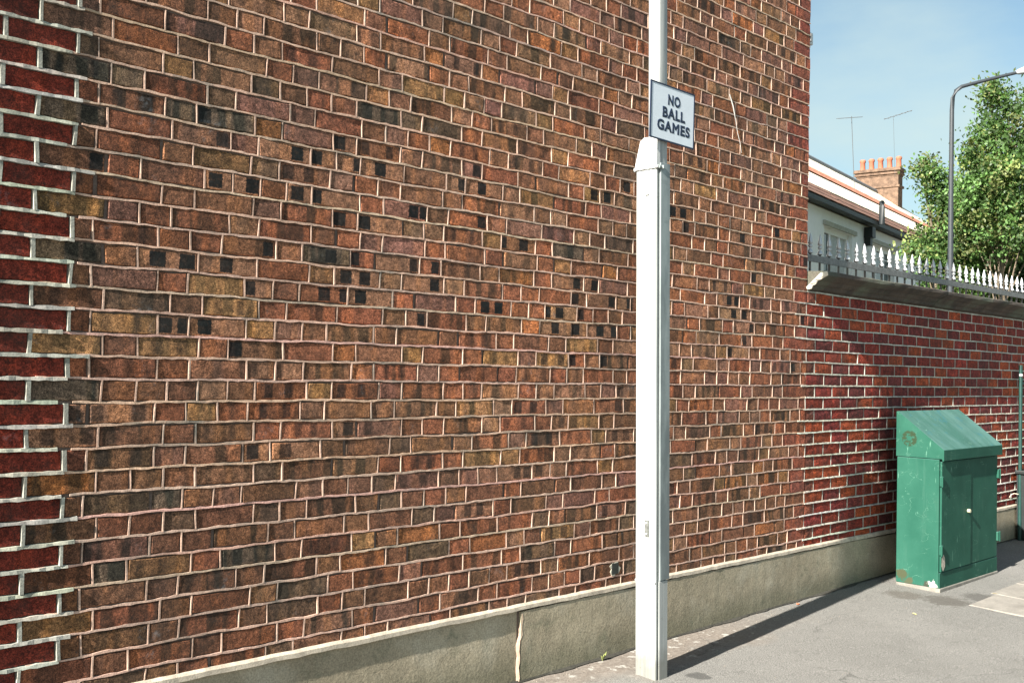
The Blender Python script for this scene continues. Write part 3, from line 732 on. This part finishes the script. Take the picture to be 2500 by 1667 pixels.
SX0, SX1, SZ0, SZ1, SY = 3.738, 4.083, 1.233, 1.503, -.400
sign = thing('no_ball_games_sign', (SX0, SY, SZ0), 'white rectangular sign reading NO BALL GAMES in dark letters, fixed to the white post', 'sign')
sign.rotation_euler = (0, R(0.6), 0)
m_ = MB(); m_.box(SX0, SX1, SY, SY+.004, SZ0, SZ1, .0012); m_.build('plate', simple('sign_white', (.66, .72, .78), .4, .03, 20, bump=.05), sign)
M_NAVY = simple('navy_paint', (.012, .022, .05), .45, .1, 40, bump=0)
m_ = MB(); t = .0065
for a in ((SX0, SX1, SZ1-t, SZ1), (SX0, SX1, SZ0, SZ0+t), (SX0, SX0+t, SZ0+t, SZ1-t), (SX1-t, SX1, SZ0+t, SZ1-t)):
    m_.box(a[0]-.0006, a[1]+.0006, SY-.0012, SY+.0046, a[2]-.0003, a[3]+.0003)
m_.build('border', M_NAVY, sign)
def lettering(txt, cxx, zbase, width, height):
    cu = bpy.data.curves.new('lettering', 'FONT'); cu.body = txt; cu.align_x = 'CENTER'; cu.size = 1; cu.offset = .0; cu.extrude = .0; cu.bevel_depth = .052; cu.bevel_resolution = 0; cu.resolution_u = 6
    cu.space_character = 1.14
    o = bpy.data.objects.new('tmp', cu); col.objects.link(o); bpy.context.view_layer.update()
    me = bpy.data.meshes.new_from_object(o); bpy.data.objects.remove(o)
    xs_ = [v.co.x for v in me.vertices]; ys_ = [v.co.y for v in me.vertices]
    sx = width/(max(xs_)-min(xs_)); sy = height/(max(ys_)-min(ys_)); mx_ = (max(xs_)+min(xs_))/2; my = min(ys_)
    bm = bmesh.new(); bm.from_mesh(me)
    for v in bm.verts: v.co = Vector(((v.co.x-mx_)*sx, -v.co.z*.012, (v.co.y-my)*sy))
    bm.normal_update(); me2 = bpy.data.meshes.new('lettering'); bm.to_mesh(me2); bm.free(); me2.materials.append(M_NAVY)
    o = bpy.data.objects.new('lettering', me2); col.objects.link(o); o.parent = sign; o.location = (cxx-SX0, -.0004, zbase-SZ0)
SW, SH = SX1-SX0, SZ1-SZ0
lettering('NO', SX0+SW*.525, SZ1-SH*.345, SW*.285, .053)
lettering('BALL', SX0+SW*.525, SZ1-SH*.585, SW*.52, .053)
lettering('GAMES', SX0+SW*.525, SZ1-SH*.825, SW*.75, .053)
m_ = MB(); m_.box(3.81, 3.90, SY+.0042, -.386, 1.33, 1.36); m_.build('bracket', M_GV, sign)

# ------------------------------------------------------------------ green cabinet
def green_paint():
    m, nt, b = newmat('green_cabinet_paint'); k = NB(nt); pos = k.pos()
    c = k.mix(k.ramp(k.noise(pos, 4, 5), [(.35, 0.0), (.65, 1.0)]), (.014, .068, .047), (.022, .088, .062))
    # faded and chalky where weather falls on the sloping top
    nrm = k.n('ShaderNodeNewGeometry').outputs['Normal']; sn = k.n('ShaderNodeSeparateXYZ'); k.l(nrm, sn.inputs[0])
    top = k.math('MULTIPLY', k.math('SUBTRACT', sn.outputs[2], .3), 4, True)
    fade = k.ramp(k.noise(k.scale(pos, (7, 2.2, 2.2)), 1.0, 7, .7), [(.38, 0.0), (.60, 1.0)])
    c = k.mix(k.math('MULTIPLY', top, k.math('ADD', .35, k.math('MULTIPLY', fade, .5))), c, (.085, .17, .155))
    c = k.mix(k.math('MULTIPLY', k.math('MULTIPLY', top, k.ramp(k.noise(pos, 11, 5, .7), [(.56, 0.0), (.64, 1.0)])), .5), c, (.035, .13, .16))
    # scuffs and scratches
    sc = k.ramp(k.noise(k.scale(pos, (30, 30, 5)), 1.0, 4, .7), [(.66, 0.0), (.72, 1.0)])
    c = k.mix(k.math('MULTIPLY', sc, .55), c, (.20, .40, .30))
    dr = k.math('MULTIPLY', k.ramp(k.noise(k.scale(pos, (18, 18, 1.1)), 1.0, 5, .65), [(.54, 0.0), (.66, 1.0)]), k.ramp(k.noise(pos, 9, 4), [(.40, 0.0), (.60, 1.0)]))
    c = k.mix(k.math('MULTIPLY', dr, .35), c, (.06, .13, .10))
    c = k.mix(k.math('MULTIPLY', k.ramp(k.noise(pos, 2.4, 5, .6), [(.50, 0.0), (.70, 1.0)]), .35), c, (.012, .045, .032))
    ln = k.ramp(k.noise(k.scale(pos, (3, 9, 13), (0, 1, 0)), 1.0, 3, .5), [(.497, 0.0), (.500, 1.0), (.503, 0.0)])
    c = k.mix(k.math('MULTIPLY', k.math('MULTIPLY', ln, k.ramp(k.noise(pos, 6, 3), [(.5, 0.0), (.6, 1.0)])), .6), c, (.16, .30, .23))
    rust = k.ramp(k.noise(pos, 28, 5, .7), [(.68, 0.0), (.73, 1.0)])
    c = k.mix(k.math('MULTIPLY', rust, .6), c, (.05, .07, .04))
    def blot(p, r, colr, amt, c, stretch=1.0):
        d = k.n('ShaderNodeVectorMath', operation='DISTANCE'); k.l(pos, d.inputs[0]); d.inputs[1].default_value = p
        mm = k.math('MULTIPLY', k.math('SUBTRACT', r, k.math('ADD', d.outputs['Value'], k.math('MULTIPLY', k.math('SUBTRACT', k.noise(pos, 30, 5, .6), .5), r*2.2))), 30/r*.1, True)
        return k.mix(k.math('MULTIPLY', mm, amt), c, colr)
    c = blot((6.80, -.225, -1.195), .045, (.05, .055, .03), .95, c)
    c = blot((6.80, -.27, -1.235), .03, (.06, .06, .035), .9, c)
    c = blot((6.80, -.43, -1.235), .035, (.70, .70, .64), .9, c)
    c = blot((6.80, -.39, -1.24), .025, (.04, .04, .03), .9, c)
    c = blot((6.83, -.48, -1.085), .06, (.55, .53, .47), .0, c)
    # removed round sticker: broken ring of old glue
    d = k.n('ShaderNodeVectorMath', operation='DISTANCE'); k.l(pos, d.inputs[0]); d.inputs[1].default_value = (6.80, -.268, -.270)
    rg_ = k.math('SUBTRACT', .021, k.math('ABSOLUTE', k.math('SUBTRACT', d.outputs['Value'], .036)))
    mm = k.math('MULTIPLY', k.math('MULTIPLY', rg_, 160, True), k.ramp(k.noise(pos, 45, 4, .6), [(.44, 0.0), (.52, 1.0)]))
    c = k.mix(mm, c, (.022, .038, .020))
    k.l(c, b.inputs['Base Color']); b.inputs['Roughness'].default_value = .6; b.inputs['Specular IOR Level'].default_value = .08
    k.bump(k.noise(pos, 40, 4), b, .15, .002); return m
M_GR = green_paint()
CX0, CX1, CYF, CYB = 6.80, 7.80, -.48, -.18
cz0 = gz(6.8, -.48)
cab = thing('green_cabinet', (7.3, -.33, cz0), 'green metal street cabinet with sloping lid and double doors against the low wall', 'cabinet')
zj = -.395
m_ = MB()
# carcass: side panels, back, frame round the doors
m_.box(CX0, CX1, CYF+.010, CYB, cz0+.028, zj-.004, .004); m_.build('carcass', M_GR, cab)
m_ = MB()   # sloping lid, a solid wedge with a front lip
pf = [(CYB+.004, zj), (CYB+.004, -.093), (CYB-.004, -.088), (CYF-.024, -.335), (CYF-.024, -.408), (CYF-.012, -.408), (CYF-.012, zj)]
for xa, xb in ((CX0-.006, CX1+.012),):
    m_.loft([[(xa, a, b_) for a, b_ in pf], [(xb, a, b_) for a, b_ in pf]], smooth=False)
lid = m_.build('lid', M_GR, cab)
bv = lid.modifiers.new('bevel', 'BEVEL'); bv.width = .004; bv.segments = 2; bv.limit_method = 'ANGLE'
dz0, dz1 = -1.145, -.415
m_ = MB(); m_.box(CX0+.012, 7.298, CYF-.004, CYF+.0095, dz0, dz1, .003); m_.build('door', M_GR, cab)
m_ = MB(); m_.box(7.303, CX1-.012, CYF+.001, CYF+.0095, dz0, dz1, .003); m_.build('door', M_GR, cab)
m_ = MB(); m_.box(CX0+.002, CX1-.002, CYF+.002, CYF+.0095, cz0+.02, dz0-.006, .003); m_.build('kick_panel', M_GR, cab)
for xx, zz in ((CX0+.010, -.545), (CX0+.010, -1.00), (CX1-.012, -1.00), (CX1-.012, -.545)):
    m_ = MB(); m_.box(xx-.013, xx+.013, CYF-.014, CYF+.006, zz-.032, zz+.032, .003); h_ = m_.build('hinge', M_GR, cab)
    m_ = MB(); m_.tube([(xx-(.013 if xx < 7 else -.013), CYF-.013, zz-.036), (xx-(.013 if xx < 7 else -.013), CYF-.013, zz+.036)], .006, 8); m_.build('hinge_pin', M_GR, h_)
m_ = MB(); m_.tube([(7.245, CYF-.004, -.772), (7.245, CYF-.022, -.772)], .013, 10); m_.build('lock', simple('brass', (.62, .60, .42), .4, .1, 30, metal=.3), cab)
m_ = MB(); m_.box(CX0-.004, CX1+.004, CYF-.004, CYB, cz0-.03, cz0+.027, .006); m_.build('concrete_base', simple('concrete_foot', (.17, .16, .14), .95, .25, 20, bump=.6, bdist=.004), cab)
# rust hole at the bottom corner of the left door
m_ = MB(); r0 = random.Random(3); n = 12; ctr = (CX0+.045, -1.085)
m_.add([(ctr[0]+math.cos(6.283*k/n)*.026*r0.uniform(.8, 1.2), CYF-.0055, ctr[1]+math.sin(6.283*k/n)*.05*r0.uniform(.8, 1.2)) for k in range(n)] +
       [(ctr[0]+math.cos(6.283*k/n)*.026, CYF-.003, ctr[1]+math.sin(6.283*k/n)*.05) for k in range(n)],
       [tuple(range(n))] + [(k, (k+1) % n, n+(k+1) % n, n+k) for k in range(n)])
m_.build('bare_patch', simple('bare_metal', (.38, .34, .28), .8, .4, 60), cab)

# ------------------------------------------------------------------ black bin and green rail at the right edge
M_BLACK = simple('black_plastic', (.012, .016, .016), .5, .2, 20)
M_DGREEN = simple('dark_green_metal', (.010, .040, .034), .45, .2, 30)
bz = gz(9.5, -.1)
bn_ = thing('black_bin', (9.75, -.2, bz), 'black box bin standing against the low wall at the right edge', 'bin')
m_ = MB(); m_.loft([[(x_, y_, z_) for x_, y_ in ((9.45-e, -.42-e), (10.05+e, -.42-e), (10.05+e, -.03), (9.45-e, -.03))] for z_, e in ((bz, -.02), (bz+.03, -.012), (-.68, .0))], smooth=False); m_.build('body', M_BLACK, bn_)
m_ = MB(); m_.box(9.43, 10.07, -.44, -.02, -.679, -.645, .008); m_.build('lid', M_BLACK, bn_)
m_ = MB(); m_.tube([at_depth(2464, 1215, 8.9), at_depth(2468, 1207, 8.9), at_depth(2476, 1204, 8.9), at_depth(2486, 1206, 8.9)], .004, 6); m_.build('wire', simple('pale_wire_b', (.5, .45, .35), .6, .2, 30), bn_)
gr_ = thing('green_guard_rail', (9.6, -.06, bz), 'dark green tubular metal rail standing beside the black bin', 'railing')
gx = 9.46
m_ = MB(); m_.tube([(gx, -.055, bz-.02), (gx, -.055, .275)], .016, 8); m_.build('upright', M_DGREEN, gr_)
m_ = MB(); m_.tube([(gx+1.4, -.055, bz-.02), (gx+1.4, -.055, .275)], .016, 8); m_.build('upright', M_DGREEN, gr_)
m_ = MB(); m_.tube([(gx, -.055, .115), (gx+1.4, -.055, .115)], .012, 8); m_.build('cross_bar', M_DGREEN, gr_)
m_ = MB(); m_.tube([(gx-.012, -.075, .185), (gx-.012, -.050, .185)], .012, 8); m_.build('bolt', M_FIN, gr_)

# ------------------------------------------------------------------ fallen leaves and litter
def leaf(x, y, s, c, name, label, rz):
    m_ = MB(); z = gz(x, y)+.004; pts = [(-1, 0, 0), (-.3, .45, .25), (.5, .35, .3), (1, 0, .1), (.4, -.4, .2), (-.4, -.35, .15)]
    ca, sa = math.cos(rz), math.sin(rz)
    m_.add([(x+(p[0]*ca-p[1]*sa)*s, y+(p[0]*sa+p[1]*ca)*s, z+p[2]*s*.5) for p in pts], [(0, 1, 2, 3), (0, 3, 4, 5)])
    o = m_.build(name, simple('leaf_'+label[:6], c, .8, .2, 60), loc=(x, y, z)); tag(o, label, 'leaf')
def ong(x, y):
    d = ray(x, y); t = (-1.28-CP.z)/d.z
    for _ in range(8):
        q = CP+d*t; t = (gz(q.x, q.y)-CP.z)/d.z
    return CP+d*t
q = ong(1948, 1475); leaf(q.x, q.y, .022, (.62, .17, .08), 'fallen_leaf', 'orange red leaf lying between the plinth and the shadow of the post', .3)
q = ong(2232, 1499); leaf(q.x, q.y, .022, (.62, .55, .22), 'fallen_leaf', 'yellow leaf lying on the asphalt in front of the green cabinet', 1.0)
q = ong(2431, 1450); leaf(q.x, q.y, .022, (.50, .42, .15), 'fallen_leaf', 'dull yellow leaf lying beside the paving slabs right of the cabinet', 2.0)
gm = MB(); rq = random.Random(31)
for i in range(2600):
    x = rq.uniform(2.9, 9.5); y = -abs(rq.gauss(0, .10))-.02 if i % 2 else rq.uniform(-1.8, -.03)
    s = rq.uniform(.0015, .005); z = gz(x, y)
    p = [(x+rq.uniform(-s, s), y+rq.uniform(-s, s), z-.001) for _ in range(3)]
    gm.add(p+[(x, y, z+s*.8)], [(0, 1, 3), (1, 2, 3), (2, 0, 3)])
tag(gm.build('grit', simple('grit', (.20, .17, .14), .9, .4, 90)), 'loose grit scattered over the pavement and along the plinth', 'grit', kind='stuff')

# ------------------------------------------------------------------ house beyond the low wall
HO = Vector((19.705, 7.826, 0)); HA = R(9.6)
hd = Vector((math.cos(HA), math.sin(HA), 0)); hn = Vector((-math.sin(HA), math.cos(HA), 0))
def hp(a, b, z): return HO + hd*a + hn*b + Vector((0, 0, z))
def hbox(m_, a0, a1, b0, b1, z0, z1):
    vs = [hp(a, b, z) for a in (a0, a1) for b in (b0, b1) for z in (z0, z1)]
    m_.add(vs, [(0,1,3,2), (4,6,7,5), (0,4,5,1), (2,3,7,6), (0,2,6,4), (1,5,7,3)])
hs = thing('white_house', tuple(hp(2, 2, -1.6)), 'white rendered house with pale tiled roof and black eaves beyond the low wall', 'house')
M_WR = simple('white_render', (.88, .90, .90), .9, .04, 5, bump=.4)
AL, AR = -9, 24
wins = [(.95, 2.87, 1.75, 3.50), (4.42, 6.42, 1.75, 3.50), (-5.2, -3.3, 1.75, 3.50)]
m_ = MB(); xs_ = AL
for a0, a1, z0, z1 in sorted(wins):
    hbox(m_, xs_, a0, 0, .25, -1.7, 3.85); hbox(m_, a0, a1, 0, .25, -1.7, z0); hbox(m_, a0, a1, 0, .25, z1, 3.85); xs_ = a1
hbox(m_, xs_, AR, 0, .25, -1.7, 3.85); hbox(m_, AL, AR, .26, 9.5, -1.7, 3.80)
m_.build('wall', M_WR, hs)
M_FRW = simple('window_white', (.78, .80, .80), .5, .05, 20)
M_GLS, nt, b = newmat('window_glass'); kk = NB(nt); b.inputs['Base Color'].default_value = (.05, .08, .09, 1); b.inputs['Roughness'].default_value = .06
M_NET = simple('net_curtain', (.52, .56, .58), .8, .15, 12)
M_TAN = simple('stone_lintel', (.42, .42, .36), .9, .15, 10)
for wi, (a0, a1, z0, z1) in enumerate(wins):
    m_ = MB()
    for bb in ((a0, a0+.10, z0, z1), (a1-.10, a1, z0, z1), (a0+.10, a1-.10, z1-.12, z1), (a0+.10, a1-.10, z0, z0+.1)):
        hbox(m_, bb[0], bb[1], .10, .19, bb[2], bb[3])
    for fr in (.36, .70): hbox(m_, a0+(a1-a0)*fr-.04, a0+(a1-a0)*fr+.04, .11, .18, z0+.1, z1-.12)
    w_ = m_.build('window', M_FRW, hs)
    fr_ = [0, .36, .70, 1]
    for i in range(3):
        m_ = MB(); hbox(m_, a0+(a1-a0)*fr_[i]+.04, a0+(a1-a0)*fr_[i+1]-.04, .145, .155, z0+.1, z1-.12)
        m_.build('pane', M_GLS if (wi == 1 and i > 0) or i == 0 else M_NET, w_)
    if wi == 1:
        m_ = MB()
        for i in range(4): hbox(m_, a0+.12, a1-.12, .128, .142, z1-.30-.3*i, z1-.27-.3*i)
        m_.build('glazing_bars', M_FRW, w_)
    m_ = MB(); hbox(m_, a0-.10, a1+.25, -.05, .24, z1+.002, z1+.10); m_.build('lintel', M_TAN, hs)
# roof: real tile courses on two slopes with a red band between
def tile_mat(name, c, v=.25): return simple(name, c, .85, v, 5, bump=.4, bdist=.01)
M_PALE, M_REDT, M_BRT, M_LEAD = tile_mat('pale_tile', (.80, .73, .60), .04), tile_mat('red_tile', (.46, .20, .13)), tile_mat('brown_tile', (.16, .085, .06)), simple('lead', (.16, .17, .18), .6, .2, 10)
def slope(b0, z0, b1, z1, rows, mat, name, a0=AL-.3, a1=AR+.3, tile=.30, stuff=True):
    m_ = MB(); L = math.hypot(b1-b0, z1-z0); ub, uz = (b1-b0)/L, (z1-z0)/L; r = random.Random(rows)
    for i in range(rows):
        s0, s1 = L*i/rows, L*(i+1)/rows+.04
        a = a0 - (tile/2 if i % 2 else 0)
        while a < a1:
            h = .016+r.uniform(-.002, .002)
            def P(aa, s, up): return hp(aa, b0+ub*s-uz*up, z0+uz*s+ub*up)
            m_.add([P(a, s0, 0), P(a+tile-.006, s0, 0), P(a+tile-.006, s0, h), P(a, s0, h), P(a+tile-.006, s1, .006), P(a, s1, .006)], [(0, 1, 2, 3), (3, 2, 4, 5), (0, 3, 5), (1, 4, 2)])
            a += tile
    return tag(m_.build(name, mat, hs), kind='stuff')
m_ = MB(); m_.add([hp(AL, -.25, 3.93), hp(AR, -.25, 3.93), hp(AR, 5.1, 7.80), hp(AL, 5.1, 7.80), hp(AR, 10.3, 3.93), hp(AL, 10.3, 3.93)], [(0, 1, 2, 3), (3, 2, 4, 5), (0, 3, 5), (1, 4, 2), (0, 5, 4, 1)]); m_.build('roof', M_PALE, hs)
slope(-.22, 4.00, .22, 4.40, 3, M_BRT, 'brown_roof_tiles', a1=1.6)
slope(-.22, 4.00, .10, 4.30, 2, M_BRT, 'brown_roof_tiles', a0=1.7)
slope(.22, 4.40, 2.25, 5.78, 9, M_PALE, 'pale_roof_tiles', tile=.33)
slope(2.30, 5.86, 3.05, 6.40, 3, M_REDT, 'red_roof_tiles', tile=.25)
slope(3.1, 6.40, 5.05, 7.84, 8, M_PALE, 'pale_roof_tiles', tile=.33)
m_ = MB(); m_.tube([hp(AL, 5.08, 7.88), hp(AR, 5.08, 7.88)], .11, 8); m_.build('ridge', M_LEAD, hs)
M_BLK = simple('black_gutter', (.012, .016, .018), .5, .2, 10)
m_ = MB(); hbox(m_, AL-.3, AR, -.26, -.18, 3.86, 3.955); hbox(m_, AL-.3, AR, -.18, .0, 3.875, 3.91); m_.build('gutter', M_BLK, hs)
m_ = MB(); m_.tube([hp(4.15, -.32, 3.90), hp(4.13, -.32, 4.35), hp(4.2, -.30, 4.44), hp(4.3, -.26, 4.47)], [.075, .07, .07, .04], 8); m_.build('vent_pipe', M_BLK, hs)
m_ = MB(); hbox(m_, 3.74, 4.00, -.22, -.02, 3.55, 3.80); hbox(m_, 3.78, 3.94, -.16, -.02, 3.35, 3.55); m_.build('rainwater_hopper', M_BLK, hs)
m_ = MB(); m_.tube([hp(3.85, -.1, 3.35), hp(3.85, -.1, -1.6)], .05, 8); m_.build('downpipe', M_WR, hs)
# chimney standing on the ridge
cc = (at_depth(2137, 430, 1)-CP); 
# find a on the ridge line where it meets x=2137
best = min((abs((lambda p: 1250+F*(p-CP).dot(CR)/(p-CP).dot(CW))(hp(a*.05, 5.0, 8.2))-2142), a*.05) for a in range(0, 480))[1]
def proj(p): d = p-CP; z = d.dot(CW); return 1250+F*d.dot(CR)/z, 833.5-F*d.dot(CU)/z
M_CHB = simple('chimney_brick', (.125, .080, .054), .9, .45, 6, bump=.6, bdist=.01)
M_POT = simple('terracotta', (.36, .115, .065), .8, .15, 8)
def chz(px_y, a, b):  # height whose image y is px_y
    lo, hi = 4.0, 16.0
    for _ in range(40):
        md = (lo+hi)/2
        if proj(hp(a, b, md))[1] > px_y: lo = md
        else: hi = md
    return lo
ca = best; chw = .95
zt_, zcorb = chz(413, ca, 5.0), chz(432, ca, 5.0)
m_ = MB(); hbox(m_, ca, ca+.62, 5.0-chw+.1, 5.0+chw-.1, 6.6, zcorb)
rows = 5
hh = (zt_-zcorb)/rows
for i in range(rows): e = [.02, .08, .05, .12, .10][i]; hbox(m_, ca-e, ca+.62+e, 5.0-chw+.1-e, 5.0+chw-.1+e, zcorb+hh*i+.002, zcorb+hh*(i+1))
ch = m_.build('chimney', M_CHB, hs)
m_ = MB(); zq = chz(455, ca, 5)
hbox(m_, ca-.05, ca+.67, 5.0-chw+.04, 5.0+chw-.04, zq-.09, zq); m_.build('chimney_band', M_CHB, ch)
for i in range(5):
    bpos = 5.0+chw-.25-i*.37; x_, off = hp(ca+.31, bpos, 0), 0
    zh = chz(383, ca, 5.0)-zt_
    m_ = MB(); m_.lathe((x_.x, x_.y, zt_-.02), [(.125, 0), (.11, .06), (.10, zh*.75), (.125, zh*.80), (.125, zh*.92), (.10, zh)], 10); m_.build('chimney_pot', M_POT, ch)
# aerials
M_AL = simple('aerial_metal', (.06, .065, .07), .7, .1, 10, metal=0)
def aerial(bx, by, tx_, ty_, arm0, arm1, d, label, nel, mr=.011):
    base = at_depth(bx, by, d); t = thing('tv_aerial', tuple(base), label, 'aerial', None)
    m_ = MB(); m_.tube([base, at_depth(tx_, ty_, d)], mr, 6); m_.build('mast', M_AL, t)
    p0, p1 = at_depth(*arm0, d), at_depth(*arm1, d-.3)
    m_ = MB(); m_.tube([p0, p1], .010, 6)
    for i in range(nel):
        c_ = p0.lerp(p1, (i+.5)/nel); m_.tube([c_+Vector((-.08, -.12, -.03)), c_+Vector((.08, .12, .03))], .007, 4)
    m_.build('boom', M_AL, t)
aerial(2086, 470, 2079, 284, (2044, 290), (2104, 286), 33.5, 'upright tv aerial on a tall mast left of the chimney pots', 10)
aerial(2185, 430, 2181, 283, (2158, 292), (2227, 270), 34, 'tilted thin tv aerial rising behind the chimney pots', 5, .005)

# ------------------------------------------------------------------ lamp post behind the low wall
M_LPG = simple('grey_lamp_paint', (.030, .036, .042), .5, .15, 20)
DL = 18.0
base = at_depth(2318, 760, DL); base.z = -1.62
lp = thing('street_lamp', tuple(base), 'grey street lamp with a bent arm reaching right, in front of the trees', 'street lamp')
pts = [Vector((at_depth(2321, 600, DL).x, at_depth(2321, 600, DL).y, -1.62))] + [at_depth(x_, y_, DL) for x_, y_ in ((2320, 700), (2322, 450), (2324, 270), (2326, 240), (2334, 222), (2348, 212), (2370, 206), (2420, 193), (2482, 178))]
m_ = MB(); m_.tube(pts, [.062, .052, .042, .038, .036, .035, .034, .032, .030, .028], 10); m_.build('column', M_LPG, lp)
m_ = MB(); a_, b_ = at_depth(2480, 178, DL), at_depth(2560, 158, DL)
m_.tube([a_, a_.lerp(b_, .1), a_.lerp(b_, .3), a_.lerp(b_, .8), b_], [.03, .05, .07, .07, .03], 12); m_.build('lantern', simple('lantern_grey', (.35, .37, .38), .4, .05, 10), lp)

# ------------------------------------------------------------------ trees
def leaf_mat(name, c, c2):
    m, nt, b = newmat(name); k = NB(nt)
    rn = k.attr('lcol').outputs['Color']
    k.l(rn, b.inputs['Base Color']); b.inputs['Roughness'].default_value = .5; b.inputs['Specular IOR Level'].default_value = .4
    tr = k.n('ShaderNodeBsdfTranslucent'); k.l(k.mix(1.0, rn, (1.3, 1.5, .6), 'MULTIPLY'), tr.inputs['Color'])
    ms = k.n('ShaderNodeMixShader'); ms.inputs[0].default_value = .35
    k.l(b.outputs[0], ms.inputs[1]); k.l(tr.outputs[0], ms.inputs[2]); k.l(ms.outputs[0], nt.nodes['Material Output'].inputs['Surface']); return m
M_LEAF = leaf_mat('foliage', None, None)
M_BARK = simple('pale_bark', (.15, .12, .085), .9, .3, 10, bump=.6, bdist=.01)
def tree(name, label, trunk_px, depth, blobs, nclump, seed, leafs=42, size=.045):
    """blobs: ellipses (photo px) giving where the crown reaches at that distance; thickness follows their width"""
    r = random.Random(seed); root_p = at_depth(trunk_px[0], trunk_px[1], depth); root_p.z = -1.62
    t = thing(name, tuple(root_p), label, 'tree'); s = depth/F
    depth_dir = Vector((CW.x, CW.y, 0)).normalized()
    ctrs = []
    wts = [rx*ry for _, _, rx, ry in blobs]
    while len(ctrs) < nclump:
        cx_, cy_, rx, ry = r.choices(blobs, wts)[0]
        v = Vector((r.gauss(0, 1), r.gauss(0, 1), r.gauss(0, 1))).normalized()*(r.random()**.42)
        c = at_depth(cx_+v.x*rx, cy_+v.y*ry, depth) + depth_dir*v.z*min(rx, 110)*s*1.1
        if c.z > -1.3: ctrs.append((c, r.random()))
    m_ = MB()
    for c, q in ctrs:
        rad = r.uniform(.08, .30); tint = .50+1.0*q*q+.25*q
        yel = r.random() < .24
        for _ in range(leafs):
            d = Vector((r.gauss(0, 1), r.gauss(0, 1), r.gauss(0, .7)))*rad*.62
            d.z -= abs(r.gauss(0, .08)); p = c+d
            nrm = Vector((r.uniform(-1, 1), r.uniform(-1, 1), r.uniform(-.3, 1))).normalized()
            u_ = nrm.orthogonal().normalized(); w_ = nrm.cross(u_); a = r.uniform(0, 6.28)
            e1 = (u_*math.cos(a)+w_*math.sin(a))*size*r.uniform(.7, 1.2); e2 = (w_*math.cos(a)-u_*math.sin(a))*size*.62
            g_ = tint*r.uniform(.75, 1.25)
            cl = (.080*g_, .150*g_, .045*g_, 1) if not yel else (.17*g_, .20*g_, .07*g_, 1)
            m_.add([p-e1, p-e2*.9, p+e1, p+e2*.9], [(0, 1, 2, 3)], lcol=cl)
    m_.build('crown', M_LEAF, t)
    # trunk and limbs reaching to a sample of the clumps
    m_ = MB(); top = max(ctrs, key=lambda q: q[0].z)[0]
    spine = [root_p]; n = 7
    for i in range(1, n+1):
        f = i/n; spine.append(Vector((root_p.x+(top.x-root_p.x)*f*f+r.uniform(-.06, .06), root_p.y+(top.y-root_p.y)*f*f+r.uniform(-.06, .06), root_p.z+(top.z-root_p.z)*f)))
    m_.tube(spine, [.085*(1-.88*i/n)+.010 for i in range(n+1)], 9)
    for c, q in r.sample(ctrs, min(30, len(ctrs))):
        zf = max(.1, (c.z-root_p.z)/(top.z-root_p.z)-.22); i = min(n-1, int(zf*n)); st = spine[i].lerp(spine[i+1], zf*n-i if zf*n-i < 1 else 1)
        mid = st.lerp(c, .5)+Vector((r.uniform(-.1, .1), r.uniform(-.1, .1), .15)); m_.tube([st, mid, c], [.022*(1-zf*.6), .012, .004], 5)
    m_.build('trunk', M_BARK, t)
tree('birch_tree', 'tall pale stemmed tree at the right edge behind the street lamp', (2455, 700), 20.5,
     [(2432, 290, 48, 82), (2440, 420, 95, 95), (2520, 330, 70, 130), (2400, 480, 80, 70), (2480, 540, 120, 110), (2425, 215, 22, 30), (2395, 370, 45, 60)], 520, 3)
tree('garden_tree', 'smaller leafy tree overlapping the end of the white house', (2300, 720), 22.0,
     [(2272, 430, 34, 48), (2245, 402, 26, 22), (2315, 500, 50, 80), (2280, 600, 50, 36), (2330, 600, 110, 95), (2236, 608, 20, 16), (2340, 680, 100, 50)], 430, 8)
tree('dark_tree', 'dark broad tree filling the right edge behind the railings', (2480, 760), 23.5,
     [(2440, 610, 130, 90), (2520, 560, 110, 150), (2390, 690, 130, 60), (2500, 700, 120, 70)], 640, 12, size=.047)
for o in bpy.data.objects:
    if '_w' in o: del o['_w']
